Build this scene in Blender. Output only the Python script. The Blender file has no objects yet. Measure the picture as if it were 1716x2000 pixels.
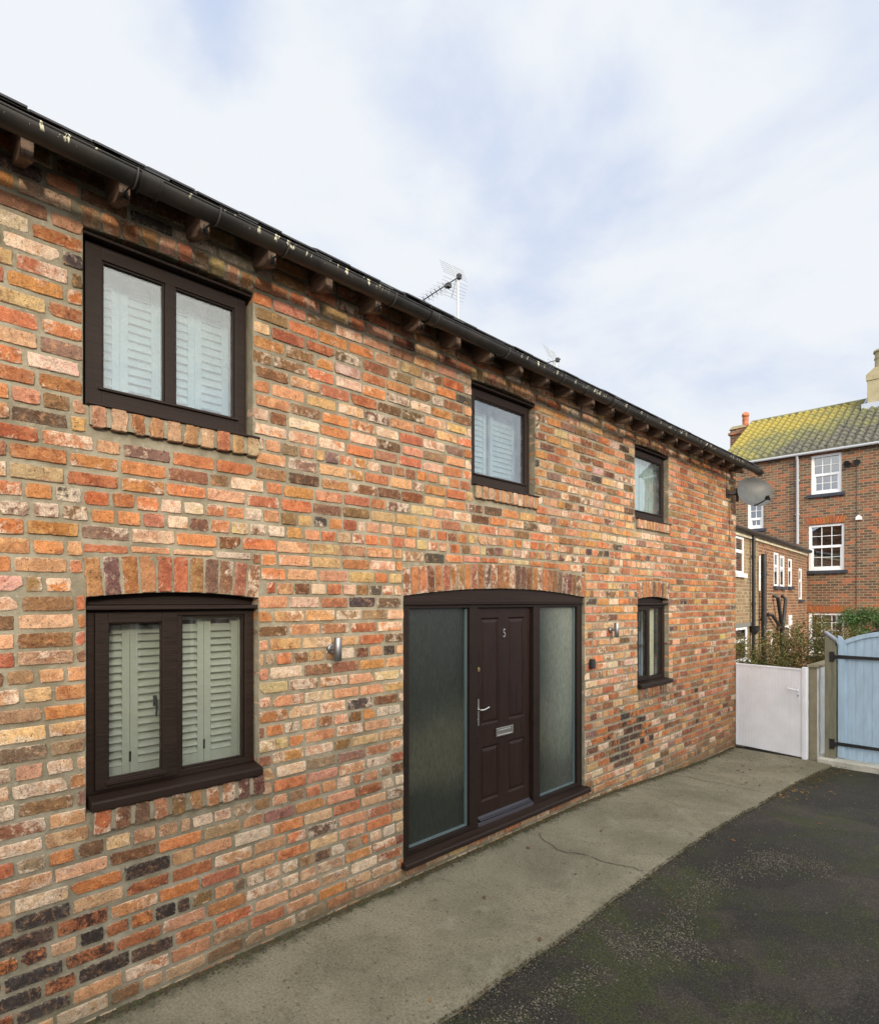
import bpy, math, random
from math import sin, cos, pi, radians
from mathutils import Vector, noise, Matrix
random.seed(11)
scene = bpy.context.scene
C = scene.collection

# ------------------------------------------------------------------ camera
YAW = radians(44.83)
cd = bpy.data.cameras.new('camera')
cam = bpy.data.objects.new('camera', cd); C.objects.link(cam)
cam.location = (0, 0, 2.2)
cam.rotation_euler = (pi/2, 0, YAW)
cd.sensor_fit = 'HORIZONTAL'; cd.sensor_width = 36
cd.lens = 36*1166/1716
cd.shift_y = 174/1716
cd.clip_end = 1000; cd.clip_start = .05
scene.camera = cam

# ------------------------------------------------------------------ light
SUN_EL, SUN_AZ = radians(17), radians(-24)      # azimuth measured from +X towards +Y
sd = Vector((cos(SUN_EL)*cos(SUN_AZ), cos(SUN_EL)*sin(SUN_AZ), sin(SUN_EL)))
w = bpy.data.worlds.new('World'); scene.world = w; w.use_nodes = True
nt = w.node_tree; nt.nodes.clear()
def N(t, k, **kw):
    n = t.nodes.new(k)
    for a, b in kw.items(): setattr(n, a, b)
    return n
out = N(nt, 'ShaderNodeOutputWorld'); bg = N(nt, 'ShaderNodeBackground'); bg.inputs[1].default_value = 0.1
sky = N(nt, 'ShaderNodeTexSky', sky_type='NISHITA'); sky.sun_disc = False
sky.sun_elevation = SUN_EL; sky.sun_rotation = pi/2 - SUN_AZ
sky.air_density = 1.0; sky.dust_density = 1.5
tc = N(nt, 'ShaderNodeTexCoord')
mp = N(nt, 'ShaderNodeMapping'); mp.inputs['Rotation'].default_value = (.35, .5, .2); mp.inputs['Scale'].default_value = (1.0, 1.0, 1.9)
n1 = N(nt, 'ShaderNodeTexNoise'); n1.inputs['Scale'].default_value = 1.7; n1.inputs['Detail'].default_value = 7; n1.inputs['Roughness'].default_value = .56; n1.inputs['Distortion'].default_value = .35
r1 = N(nt, 'ShaderNodeMapRange', interpolation_type='SMOOTHSTEP'); r1.inputs[1].default_value = .05; r1.inputs[2].default_value = .95
nt.links.new(tc.outputs['Generated'], mp.inputs[0]); nt.links.new(mp.outputs[0], n1.inputs[0])
def wmath(op, a, b, c=None):
    n = N(nt, 'ShaderNodeMath', operation=op)
    for k, x in enumerate((a, b, c)):
        if x is None: continue
        if isinstance(x, (int, float)): n.inputs[k].default_value = x
        else: nt.links.new(x, n.inputs[k])
    return n.outputs[0]
cov = wmath('MULTIPLY_ADD', n1.outputs[0], 3.3, -1.08)
wob = N(nt, 'ShaderNodeTexNoise'); wob.inputs['Scale'].default_value = 4; wob.inputs['Detail'].default_value = 5; nt.links.new(tc.outputs['Generated'], wob.inputs[0])
wv = N(nt, 'ShaderNodeVectorMath', operation='MULTIPLY_ADD'); nt.links.new(wob.outputs['Color'], wv.inputs[0]); wv.inputs[1].default_value = (.26,)*3; wv.inputs[2].default_value = (-.13,)*3
wd2 = N(nt, 'ShaderNodeVectorMath', operation='ADD'); nt.links.new(tc.outputs['Generated'], wd2.inputs[0]); nt.links.new(wv.outputs[0], wd2.inputs[1])
# thicker and thinner parts of the cloud sheet: (direction, half width in degrees, amount)
for dv_, aw, amt in [((-0.688, 0.273, 0.672), 5, -0.7), ((-0.688, 0.321, 0.651), 3, -0.3), ((-0.491, 0.531, 0.691), 5, -0.08), ((-0.52, 0.592, 0.616), 6, -0.088), ((-0.507, 0.664, 0.55), 7, -0.096), ((-0.346, 0.776, 0.527), 8, -0.08), ((-0.122, 0.821, 0.558), 6, -0.12), ((-0.406, 0.681, 0.609), 6, -0.04), ((-0.174, 0.899, 0.401), 7, -0.053), ((-0.569, 0.67, 0.477), 6, 0.44), ((-0.637, 0.6, 0.483), 4, 0.24), ((-0.478, 0.761, 0.439), 5, 0.28), ((-0.406, 0.823, 0.398), 6, 0.24), ((-0.642, 0.442, 0.627), 11, 0.36), ((-0.783, 0.178, 0.596), 9, 0.32), ((-0.216, 0.754, 0.621), 10, 0.24), ((-0.258, 0.901, 0.348), 9, 0.16)]:
    dn_ = N(nt, 'ShaderNodeVectorMath', operation='DISTANCE'); nt.links.new(wd2.outputs[0], dn_.inputs[0]); dn_.inputs[1].default_value = dv_
    m_ = N(nt, 'ShaderNodeMapRange', interpolation_type='SMOOTHSTEP'); nt.links.new(dn_.outputs['Value'], m_.inputs[0]); m_.inputs[1].default_value = radians(aw)*1.9; m_.inputs[2].default_value = 0; m_.inputs[3].default_value = 0; m_.inputs[4].default_value = amt
    cov = wmath('ADD', cov, m_.outputs[0])
nt.links.new(cov, r1.inputs[0])
mx = N(nt, 'ShaderNodeMixRGB'); nt.links.new(r1.outputs[0], mx.inputs[0])
skm = N(nt, 'ShaderNodeMixRGB'); skm.inputs[0].default_value = .93; nt.links.new(sky.outputs[0], skm.inputs[1]); skm.inputs[2].default_value = (6.3, 7.3, 9.35, 1)
nt.links.new(skm.outputs[0], mx.inputs[1]); mx.inputs[2].default_value = (8.8, 9.15, 9.65, 1)
# thin cloud glows more strongly towards the veiled sun
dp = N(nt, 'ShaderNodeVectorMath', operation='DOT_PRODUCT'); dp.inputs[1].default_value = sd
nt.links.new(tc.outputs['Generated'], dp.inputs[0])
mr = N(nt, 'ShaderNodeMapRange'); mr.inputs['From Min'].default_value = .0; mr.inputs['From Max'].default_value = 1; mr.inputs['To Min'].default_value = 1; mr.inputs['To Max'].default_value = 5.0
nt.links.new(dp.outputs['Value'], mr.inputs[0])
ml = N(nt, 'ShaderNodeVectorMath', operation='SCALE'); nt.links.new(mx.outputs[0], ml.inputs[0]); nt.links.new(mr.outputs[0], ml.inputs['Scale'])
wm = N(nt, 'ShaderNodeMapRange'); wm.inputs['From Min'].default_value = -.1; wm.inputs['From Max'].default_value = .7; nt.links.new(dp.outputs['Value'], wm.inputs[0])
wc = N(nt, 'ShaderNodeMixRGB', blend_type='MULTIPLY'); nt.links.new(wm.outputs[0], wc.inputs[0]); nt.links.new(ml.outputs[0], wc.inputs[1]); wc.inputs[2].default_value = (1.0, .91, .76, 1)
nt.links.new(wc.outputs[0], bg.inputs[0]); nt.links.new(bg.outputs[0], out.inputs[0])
sl = bpy.data.lights.new('sun', 'SUN'); sl.energy = 2.6; sl.angle = radians(5); sl.color = (1, .86, .66)
so = bpy.data.objects.new('sun', sl); C.objects.link(so); so.rotation_euler = sd.to_track_quat('Z', 'Y').to_euler()
scene.view_settings.view_transform = 'Standard'; scene.view_settings.look = 'None'
scene.view_settings.exposure = 0.0; scene.view_settings.gamma = 1
scene.render.resolution_x = 878; scene.render.resolution_y = 1024
try:
    scene.cycles.max_bounces = 8; scene.cycles.transparent_max_bounces = 12
except Exception: pass

# ------------------------------------------------------------------ helpers
class MB:
    def __init__(s): s.v=[]; s.f=[]; s.m=[]; s.c=None; s.p=None
    def face(s, idx, m=0): s.f.append(tuple(idx)); s.m.append(m)
    def quad(s, a, b, c, d, m=0):
        i=len(s.v); s.v += [tuple(a),tuple(b),tuple(c),tuple(d)]; s.face((i,i+1,i+2,i+3), m)
    def box(s, x0,x1,y0,y1,z0,z1, m=0, M=None):
        if x0>x1: x0,x1=x1,x0
        if y0>y1: y0,y1=y1,y0
        if z0>z1: z0,z1=z1,z0
        i=len(s.v)
        P=[(x0,y0,z0),(x1,y0,z0),(x1,y1,z0),(x0,y1,z0),(x0,y0,z1),(x1,y0,z1),(x1,y1,z1),(x0,y1,z1)]
        if M is not None: P=[tuple(M@Vector(p)) for p in P]
        s.v += P
        for q in ((3,2,1,0),(4,5,6,7),(0,1,5,4),(1,2,6,5),(2,3,7,6),(3,0,4,7)): s.face([i+k for k in q], m)
    def prism(s, pts, a, b, axis='y', m=0):
        """pts: 2-D polygon; extruded from a to b on axis. axis y: pts=(x,z); axis x: pts=(y,z); axis z: pts=(x,y)"""
        def P(p,t): return {'y':(p[0],t,p[1]),'x':(t,p[0],p[1]),'z':(p[0],p[1],t)}[axis]
        n=len(pts); i=len(s.v)
        s.v += [P(p,a) for p in pts]+[P(p,b) for p in pts]
        s.face(list(range(i,i+n))[::-1] , m); s.face(range(i+n,i+2*n), m)
        for k in range(n): s.face((i+k,i+(k+1)%n,i+n+(k+1)%n,i+n+k), m)
    def tube(s, pts, r, n=10, m=0, caps=True):
        pts=[Vector(p) for p in pts]; rs = r if isinstance(r,(list,tuple)) else [r]*len(pts)
        base=len(s.v); up=None
        for k,p in enumerate(pts):
            d=(pts[min(k+1,len(pts)-1)]-pts[max(k-1,0)]).normalized()
            if up is None: up = Vector((0,0,1)) if abs(d.z)<.9 else Vector((1,0,0))
            a=d.cross(up)
            if a.length<1e-4: a=d.cross(Vector((0,1,0)))
            a.normalize(); b=a.cross(d).normalized(); up=b
            for j in range(n):
                t=2*pi*j/n; s.v.append(tuple(p+a*rs[k]*cos(t)+b*rs[k]*sin(t)))
        for k in range(len(pts)-1):
            for j in range(n):
                q=base+k*n; s.face((q+j,q+(j+1)%n,q+n+(j+1)%n,q+n+j), m)
        if caps:
            s.face([base+j for j in range(n)][::-1], m); s.face([base+(len(pts)-1)*n+j for j in range(n)], m)
    def build(s, name, mats, parent=None, smooth=False, bevel=0):
        me=bpy.data.meshes.new(name); me.from_pydata(s.v,[],s.f)
        if not isinstance(mats,(list,tuple)): mats=[mats]
        for x in mats: me.materials.append(x)
        me.polygons.foreach_set('material_index', s.m)
        if smooth: me.polygons.foreach_set('use_smooth',[True]*len(s.f))
        if s.c is not None:
            a=me.color_attributes.new('bc','FLOAT_COLOR','POINT'); a.data.foreach_set('color',[x for q in s.c for x in q])
            b=me.color_attributes.new('bp','FLOAT_COLOR','POINT'); b.data.foreach_set('color',[x for q in s.p for x in q])
        me.update()
        o=bpy.data.objects.new(name,me); C.objects.link(o)
        if parent is not None:
            o.parent=parent; o.matrix_parent_inverse = parent_world(parent).inverted()
        if bevel:
            bm=o.modifiers.new('bevel','BEVEL'); bm.width=bevel; bm.segments=2; bm.limit_method='ANGLE'; bm.angle_limit=radians(40)
        if smooth:
            try:
                e=o.modifiers.new('split','EDGE_SPLIT'); e.split_angle=radians(38)
            except Exception: pass
        return o
def parent_world(o):
    M=o.matrix_basis.copy(); p=o.parent
    if p is not None: M = parent_world(p) @ o.matrix_parent_inverse @ M
    return M
def tag(o, label, cat=None, group=None, kind=None):
    if label: o['label']=label
    if cat: o['category']=cat
    if group: o['group']=group
    if kind: o['kind']=kind
    return o
def thing(name, loc, label, cat, group=None):
    o=bpy.data.objects.new(name,None); C.objects.link(o); o.location=loc; o.empty_display_size=.1
    return tag(o,label,cat,group)
def struct(o, label=None):
    o['kind']='structure'
    if label: o['label']=label
    return o

# ------------------------------------------------------------------ materials
def mat(name, col=(.5,.5,.5), rough=.7, metal=0, spec=.4, noise_s=0, noise_a=.15, bump=0, bump_s=40, stretch=None, col2=None):
    m=bpy.data.materials.new(name); m.use_nodes=True; t=m.node_tree; b=t.nodes['Principled BSDF']
    b.inputs['Base Color'].default_value=(*col,1); b.inputs['Roughness'].default_value=rough; b.inputs['Metallic'].default_value=metal
    b.inputs['Specular IOR Level'].default_value=spec
    tcn=N(t,'ShaderNodeTexCoord'); vec=tcn.outputs['Object']
    if stretch:
        mpn=N(t,'ShaderNodeMapping'); mpn.inputs['Scale'].default_value=stretch; t.links.new(vec,mpn.inputs[0]); vec=mpn.outputs[0]
    if noise_s:
        n=N(t,'ShaderNodeTexNoise'); n.inputs['Scale'].default_value=noise_s; n.inputs['Detail'].default_value=6; n.inputs['Roughness'].default_value=.65
        t.links.new(vec,n.inputs[0])
        r=N(t,'ShaderNodeValToRGB'); r.color_ramp.elements[0].position=.3; r.color_ramp.elements[1].position=.7
        c2=col2 or tuple(min(1,x*(1+noise_a*2)) for x in col)
        c1=tuple(x*(1-noise_a*2) for x in col) if not col2 else col
        r.color_ramp.elements[0].color=(*[max(0,x) for x in c1],1); r.color_ramp.elements[1].color=(*c2,1)
        t.links.new(n.outputs[0],r.inputs[0]); t.links.new(r.outputs[0],b.inputs['Base Color'])
        rr=N(t,'ShaderNodeMapRange'); rr.inputs['To Min'].default_value=max(.05,rough-.12); rr.inputs['To Max'].default_value=min(1,rough+.12)
        t.links.new(n.outputs[0],rr.inputs[0]); t.links.new(rr.outputs[0],b.inputs['Roughness'])
    if bump:
        n2=N(t,'ShaderNodeTexNoise'); n2.inputs['Scale'].default_value=bump_s; n2.inputs['Detail'].default_value=5
        t.links.new(vec,n2.inputs[0]); bn=N(t,'ShaderNodeBump'); bn.inputs['Strength'].default_value=min(1,bump); bn.inputs['Distance'].default_value=.01
        t.links.new(n2.outputs[0],bn.inputs['Height']); t.links.new(bn.outputs[0],b.inputs['Normal'])
    return m
def math_(t, op, a, b=None, c=None, clamp=False):
    n=N(t,'ShaderNodeMath',operation=op); n.use_clamp=clamp
    for k,x in enumerate((a,b,c)):
        if x is None: continue
        if isinstance(x,(int,float)): n.inputs[k].default_value=x
        else: t.links.new(x,n.inputs[k])
    return n.outputs[0]
def mixc(t, f, a, b, mode='MIX'):
    n=N(t,'ShaderNodeMixRGB',blend_type=mode)
    for k,x in enumerate((f,a,b)):
        if isinstance(x,(int,float)): n.inputs[k].default_value=x
        elif isinstance(x,tuple): n.inputs[k].default_value=(*x,1) if len(x)==3 else x
        else: t.links.new(x,n.inputs[k])
    return n.outputs[0]
def nz(t, vec, s, d=5, r=.6, dist=0):
    n=N(t,'ShaderNodeTexNoise'); n.inputs['Scale'].default_value=s; n.inputs['Detail'].default_value=d; n.inputs['Roughness'].default_value=r; n.inputs['Distortion'].default_value=dist
    t.links.new(vec,n.inputs[0]); return n.outputs[0]
def ss(t, x, lo, hi):
    n=N(t,'ShaderNodeMapRange',interpolation_type='SMOOTHSTEP'); t.links.new(x,n.inputs[0])
    for k,q in ((1,lo),(2,hi)):
        if isinstance(q,(int,float)): n.inputs[k].default_value=q
        else: t.links.new(q,n.inputs[k])
    return n.outputs[0]

def reclaimed_brick():
    m=bpy.data.materials.new('reclaimed_brick'); m.use_nodes=True; t=m.node_tree; b=t.nodes['Principled BSDF']
    a=N(t,'ShaderNodeAttribute',attribute_name='bc'); p=N(t,'ShaderNodeAttribute',attribute_name='bp')
    sp=N(t,'ShaderNodeSeparateColor'); t.links.new(p.outputs['Color'],sp.inputs[0])
    white,dark,rnd=sp.outputs[0],sp.outputs[1],sp.outputs[2]
    tcn=N(t,'ShaderNodeTexCoord'); cm=N(t,'ShaderNodeCombineXYZ'); k=math_(t,'MULTIPLY',rnd,37.0)
    t.links.new(k,cm.inputs[0]); va=N(t,'ShaderNodeVectorMath',operation='ADD'); t.links.new(tcn.outputs['Object'],va.inputs[0]); t.links.new(cm.outputs[0],va.inputs[1])
    v=va.outputs[0]
    big=nz(t,v,9,4,.6,.6); med=nz(t,v,26,6,.7,.4); fine=nz(t,v,150,3,.7); grit=nz(t,v,420,2,.7)
    col=a.outputs['Color']
    # second firing tone in patches
    tone=mixc(t,1.0,col,(.62,.42,.36),'MULTIPLY')
    th=math_(t,'ADD',.42,math_(t,'MULTIPLY',rnd,.28))
    col=mixc(t,math_(t,'MULTIPLY',ss(t,big,th,math_(t,'ADD',th,.07)),.62),col,tone)
    tone2=mixc(t,.35,col,(.62,.33,.16))
    col=mixc(t,ss(t,med,.52,.66),col,tone2)
    # pinkish-white lime bloom
    wn=math_(t,'ADD',math_(t,'ADD',math_(t,'MULTIPLY',big,.55),math_(t,'MULTIPLY',med,.45)),math_(t,'MULTIPLY',a.outputs['Alpha'],.07))
    wl=math_(t,'SUBTRACT',.70,math_(t,'MULTIPLY',white,.34))
    wf=math_(t,'MULTIPLY',ss(t,wn,math_(t,'SUBTRACT',wl,.03),math_(t,'ADD',wl,.09)),math_(t,'ADD',.45,math_(t,'MULTIPLY',fine,.7),clamp=True),clamp=True)
    col=mixc(t,math_(t,'MULTIPLY',wf,.82),col,mixc(t,fine,(.58,.47,.38),(.74,.66,.56)))
    # soot and vitrified dark
    dn=math_(t,'ADD',math_(t,'MULTIPLY',big,.4),math_(t,'MULTIPLY',nz(t,v,48,6,.75,.8),.6))
    dl=math_(t,'SUBTRACT',.80,math_(t,'MULTIPLY',dark,.5))
    df=ss(t,dn,math_(t,'SUBTRACT',dl,.02),math_(t,'ADD',dl,.06))
    col=mixc(t,math_(t,'MULTIPLY',df,.9),col,(.028,.024,.024))
    # pits and grain
    pit=ss(t,nz(t,v,80,3,.6),.37,.30)
    col=mixc(t,math_(t,'MULTIPLY',pit,.75),col,(.06,.04,.03))
    col=mixc(t,.6,col,mixc(t,ss(t,fine,.25,.75),(.47,.44,.41),(1.40,1.36,1.28)),'MULTIPLY')
    col=mixc(t,.7,col,mixc(t,ss(t,nz(t,v,16,5,.75,.3),.3,.7),(.62,.58,.56),(1.30,1.28,1.22)),'MULTIPLY')
    # worn pale arrises where mortar was cleaned off
    ed=math_(t,'MULTIPLY',a.outputs['Alpha'],ss(t,nz(t,v,60,4,.7),.50,.62))
    col=mixc(t,math_(t,'MULTIPLY',ed,.6),col,(.56,.46,.35))
    # smeared pointing creeping over the arrises
    sm=ss(t,math_(t,'ADD',nz(t,v,19,5,.7,.2),math_(t,'MULTIPLY',a.outputs['Alpha'],.20)),.70,.77)
    col=mixc(t,math_(t,'MULTIPLY',sm,.75),col,mixc(t,fine,(.21,.185,.13),(.31,.28,.21)))
    # rising damp / splash dirt close to the ground
    sx=N(t,'ShaderNodeSeparateXYZ'); t.links.new(N(t,'ShaderNodeNewGeometry').outputs['Position'],sx.inputs[0])
    dz=math_(t,'ADD',sx.outputs[2],math_(t,'MULTIPLY',math_(t,'SUBTRACT',nz(t,tcn.outputs['Object'],3,4,.6),.5),.7))
    dm=ss(t,dz,.22,-.12)
    col=mixc(t,math_(t,'MULTIPLY',dm,.55),col,(.13,.115,.07))
    t.links.new(col,b.inputs['Base Color']); b.inputs['Roughness'].default_value=.88; b.inputs['Specular IOR Level'].default_value=.25
    h=math_(t,'ADD',math_(t,'MULTIPLY',med,.9),math_(t,'ADD',math_(t,'MULTIPLY',fine,.35),math_(t,'MULTIPLY',grit,.16)))
    h=math_(t,'SUBTRACT',h,math_(t,'MULTIPLY',pit,.35))
    bn=N(t,'ShaderNodeBump'); bn.inputs['Strength'].default_value=1; bn.inputs['Distance'].default_value=.011
    t.links.new(h,bn.inputs['Height']); t.links.new(bn.outputs[0],b.inputs['Normal'])
    return m
def mortar_mat():
    m=bpy.data.materials.new('lime_mortar'); m.use_nodes=True; t=m.node_tree; b=t.nodes['Principled BSDF']
    v=N(t,'ShaderNodeTexCoord').outputs['Object']
    a=nz(t,v,5,5,.6); f=nz(t,v,170,3,.7); g=nz(t,v,34,5,.65)
    col=mixc(t,ss(t,a,.35,.65),(.195,.170,.120),(.305,.272,.205))
    col=mixc(t,math_(t,'MULTIPLY',ss(t,g,.58,.72),.5),col,(.40,.38,.30))
    col=mixc(t,.5,col,mixc(t,f,(.5,.5,.5),(1.45,1.45,1.45)),'MULTIPLY')
    sx=N(t,'ShaderNodeSeparateXYZ'); t.links.new(N(t,'ShaderNodeNewGeometry').outputs['Position'],sx.inputs[0])
    dz=math_(t,'ADD',sx.outputs[2],math_(t,'MULTIPLY',math_(t,'SUBTRACT',nz(t,v,3,4,.6),.5),.7))
    col=mixc(t,math_(t,'MULTIPLY',ss(t,dz,.22,-.12),.6),col,(.10,.09,.055))
    t.links.new(col,b.inputs['Base Color']); b.inputs['Roughness'].default_value=.95; b.inputs['Specular IOR Level'].default_value=.15
    h=math_(t,'ADD',math_(t,'MULTIPLY',g,1.0),math_(t,'MULTIPLY',f,.4))
    bn=N(t,'ShaderNodeBump'); bn.inputs['Strength'].default_value=.9; bn.inputs['Distance'].default_value=.010
    t.links.new(h,bn.inputs['Height']); t.links.new(bn.outputs[0],b.inputs['Normal'])
    return m
def brick_tex(name, cols, mortar, bw=.228, rh=.078, ms=.012, stain=(.10,.09,.06)):
    m=bpy.data.materials.new(name); m.use_nodes=True; t=m.node_tree; b=t.nodes['Principled BSDF']
    g=N(t,'ShaderNodeNewGeometry'); ps=N(t,'ShaderNodeSeparateXYZ'); t.links.new(g.outputs['Position'],ps.inputs[0])
    ns=N(t,'ShaderNodeSeparateXYZ'); t.links.new(g.outputs['True Normal'],ns.inputs[0])
    ax=math_(t,'GREATER_THAN',math_(t,'ABSOLUTE',ns.outputs[0]),.6)
    u=math_(t,'ADD',math_(t,'MULTIPLY',ps.outputs[0],math_(t,'SUBTRACT',1,ax)),math_(t,'MULTIPLY',ps.outputs[1],ax))
    cx=N(t,'ShaderNodeCombineXYZ'); t.links.new(u,cx.inputs[0]); t.links.new(ps.outputs[2],cx.inputs[1])
    dn=N(t,'ShaderNodeTexNoise'); dn.inputs['Scale'].default_value=14; t.links.new(g.outputs['Position'],dn.inputs[0])
    dv=N(t,'ShaderNodeVectorMath',operation='SCALE'); dv.inputs['Scale'].default_value=.014; t.links.new(dn.outputs['Color'],dv.inputs[0])
    ad=N(t,'ShaderNodeVectorMath',operation='ADD'); t.links.new(cx.outputs[0],ad.inputs[0]); t.links.new(dv.outputs[0],ad.inputs[1])
    def bt(off, fr=2):
        br=N(t,'ShaderNodeTexBrick'); br.offset=off; br.squash=1
        br.inputs['Scale'].default_value=1; br.inputs['Brick Width'].default_value=bw; br.inputs['Row Height'].default_value=rh
        br.inputs['Mortar Size'].default_value=ms/2+.001; br.inputs['Mortar Smooth'].default_value=.2; br.inputs['Bias'].default_value=0
        br.inputs['Color1'].default_value=(0,0,0,1); br.inputs['Color2'].default_value=(1,1,1,1); br.inputs['Mortar'].default_value=(.5,.5,.5,1)
        t.links.new(ad.outputs[0],br.inputs[0]); return br
    br=bt(.5)
    r=N(t,'ShaderNodeValToRGB'); r.color_ramp.interpolation='CONSTANT'
    e=r.color_ramp.elements
    while len(e)>1: e.remove(e[-1])
    e[0].position=0; e[0].color=(*cols[0],1)
    for i,c in enumerate(cols[1:],1):
        q=e.new(i/len(cols)); q.color=(*c,1)
    t.links.new(br.outputs['Color'],r.inputs[0])
    P=g.outputs['Position']
    col=mixc(t,.5,r.outputs[0],mixc(t,nz(t,P,30,5,.7),(.3,.3,.3),(1.7,1.7,1.7)),'MULTIPLY')
    col=mixc(t,math_(t,'MULTIPLY',ss(t,nz(t,P,.9,5,.6),.48,.66),.45),col,stain)
    col=mixc(t,br.outputs['Fac'],col,mixc(t,nz(t,P,2,3,.6),mortar,tuple(x*.75 for x in mortar)))
    t.links.new(col,b.inputs['Base Color']); b.inputs['Roughness'].default_value=.9; b.inputs['Specular IOR Level'].default_value=.2
    bn=N(t,'ShaderNodeBump'); bn.inputs['Strength'].default_value=.8; bn.inputs['Distance'].default_value=.008; bn.invert=True
    t.links.new(br.outputs['Fac'],bn.inputs['Height']); t.links.new(bn.outputs[0],b.inputs['Normal'])
    return m
def glass_mat(name, tint=(1,1,1), refl=1.0, rough=.01, dirt=0.0, base=.055, bump=.05):
    m=bpy.data.materials.new(name); m.use_nodes=True; t=m.node_tree; t.nodes.clear()
    o=N(t,'ShaderNodeOutputMaterial'); tr=N(t,'ShaderNodeBsdfTransparent'); tr.inputs[0].default_value=(*tint,1)
    gl=N(t,'ShaderNodeBsdfGlossy'); gl.inputs['Roughness'].default_value=rough; gl.inputs[0].default_value=(refl,)*3+(1,)
    gi=N(t,'ShaderNodeNewGeometry'); dt=N(t,'ShaderNodeVectorMath',operation='DOT_PRODUCT'); t.links.new(gi.outputs['Incoming'],dt.inputs[0]); t.links.new(gi.outputs['Normal'],dt.inputs[1])
    cs=math_(t,'ABSOLUTE',dt.outputs['Value']); frs=math_(t,'ADD',base,math_(t,'MULTIPLY',math_(t,'POWER',math_(t,'SUBTRACT',1,cs),4.0),.95),clamp=True)
    v=N(t,'ShaderNodeTexCoord').outputs['Object']
    bn=N(t,'ShaderNodeBump'); bn.inputs['Strength'].default_value=bump; bn.inputs['Distance'].default_value=.01
    t.links.new(nz(t,v,3.0,2,.5),bn.inputs['Height']); t.links.new(bn.outputs[0],gl.inputs['Normal']); 
    mxs=N(t,'ShaderNodeMixShader'); t.links.new(frs,mxs.inputs[0]); t.links.new(tr.outputs[0],mxs.inputs[1]); t.links.new(gl.outputs[0],mxs.inputs[2])
    last=mxs.outputs[0]
    if dirt:
        df=N(t,'ShaderNodeBsdfDiffuse'); df.inputs[0].default_value=(.55,.58,.6,1)
        m2=N(t,'ShaderNodeMixShader'); f=math_(t,'MULTIPLY',ss(t,nz(t,v,16,6,.7),.3,.8),dirt)
        t.links.new(f,m2.inputs[0]); t.links.new(last,m2.inputs[1]); t.links.new(df.outputs[0],m2.inputs[2]); last=m2.outputs[0]
    t.links.new(last,o.inputs[0]); return m

BR=reclaimed_brick(); MO=mortar_mat()
WOOD=mat('dark_stained_timber',(.016,.010,.0075),.5,spec=.16,noise_s=7,noise_a=.16,bump=.25,bump_s=22,stretch=(1,1,9))
WOODH=mat('dark_stained_rail',(.018,.0105,.008),.5,spec=.18,noise_s=7,noise_a=.16,bump=.25,bump_s=22,stretch=(1,.12,9))
LEAF=mat('door_mahogany_stain',(.019,.009,.0068),.45,spec=.2,noise_s=5,noise_a=.22,bump=.2,bump_s=14,stretch=(12,12,.7))
BLK=mat('black_plastic',(.018,.018,.020),.35,noise_s=12,noise_a=.25)
DARK=mat('interior_dark',(.03,.028,.026),.9)
SHUT=mat('shutter_paint',(.48,.49,.44),.45,noise_s=3,noise_a=.04)
CURT=mat('cream_curtain',(.70,.68,.54),.9,noise_s=6,noise_a=.06,stretch=(1,6,.4))
GL=glass_mat('window_glass',(.84,.86,.84),dirt=.05)
GLU=glass_mat('weathered_glass_sky_tint',(.74,.82,.87),dirt=.14,base=.075)  # bluish tint stands in for blue sky reflected in the upstairs panes
STEEL=mat('brushed_steel',(.27,.27,.28),.45,metal=1,noise_s=30,noise_a=.1,stretch=(1,1,.05))
CHR=mat('satin_chrome',(.62,.60,.56),.28,metal=1)
BRASS=mat('aged_brass',(.45,.34,.16),.35,metal=1)
SLATE=mat('black_slate',(.022,.023,.027),.6,noise_s=8,noise_a=.3,bump=.4,bump_s=30)
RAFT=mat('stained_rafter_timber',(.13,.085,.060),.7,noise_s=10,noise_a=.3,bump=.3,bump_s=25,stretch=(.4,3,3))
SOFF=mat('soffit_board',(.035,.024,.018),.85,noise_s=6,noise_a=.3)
WHITE=mat('white_upvc',(.80,.80,.82),.35,noise_s=2,noise_a=.02)
WGATE=mat('white_gate_paint',(.80,.83,.90),.42,noise_s=2.5,noise_a=.04,bump=.05)
BLUE=mat('pale_blue_paint',(.36,.49,.62),.55,noise_s=5,noise_a=.07,bump=.2,bump_s=20,stretch=(3,3,.6))
IRON=mat('black_iron',(.015,.015,.016),.5,noise_s=25,noise_a=.3,bump=.3)
POSTW=mat('weathered_green_post',(.12,.125,.085),.85,noise_s=6,col2=(.225,.21,.15),bump=.5,bump_s=18,stretch=(4,4,.5))
LEAD=mat('lead_sheet',(.26,.29,.35),.5,metal=.5,noise_s=14,noise_a=.15,bump=.3,bump_s=14)
REND=mat('grey_render',(.20,.175,.115),.95,noise_s=4,col2=(.29,.255,.175),bump=1,bump_s=90)
WREND=mat('white_masonry_paint',(.68,.71,.74),.75,noise_s=9,noise_a=.06,bump=.9,bump_s=22)
STONE=mat('cream_stone_render',(.33,.28,.17),.9,noise_s=5,col2=(.42,.37,.24),bump=.5,bump_s=30)
DSILL=mat('slate_blue_sill',(.035,.04,.055),.6,noise_s=8,noise_a=.2)
TERRA=mat('terracotta',(.38,.13,.06),.8,noise_s=8,noise_a=.2)
DISH=mat('dish_grey',(.055,.057,.058),.45,metal=0,noise_s=9,noise_a=.15)
ALU=mat('aerial_aluminium',(.45,.45,.42),.4,metal=.7)
REARB=brick_tex('rear_brown_brick',[(.17,.080,.050),(.115,.074,.052),(.22,.090,.055),(.19,.125,.078),(.14,.072,.050),(.36,.115,.058),(.10,.068,.050),(.20,.13,.085),(.18,.088,.056),(.30,.11,.06)],(.34,.28,.185),.215,.081,.017)
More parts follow.
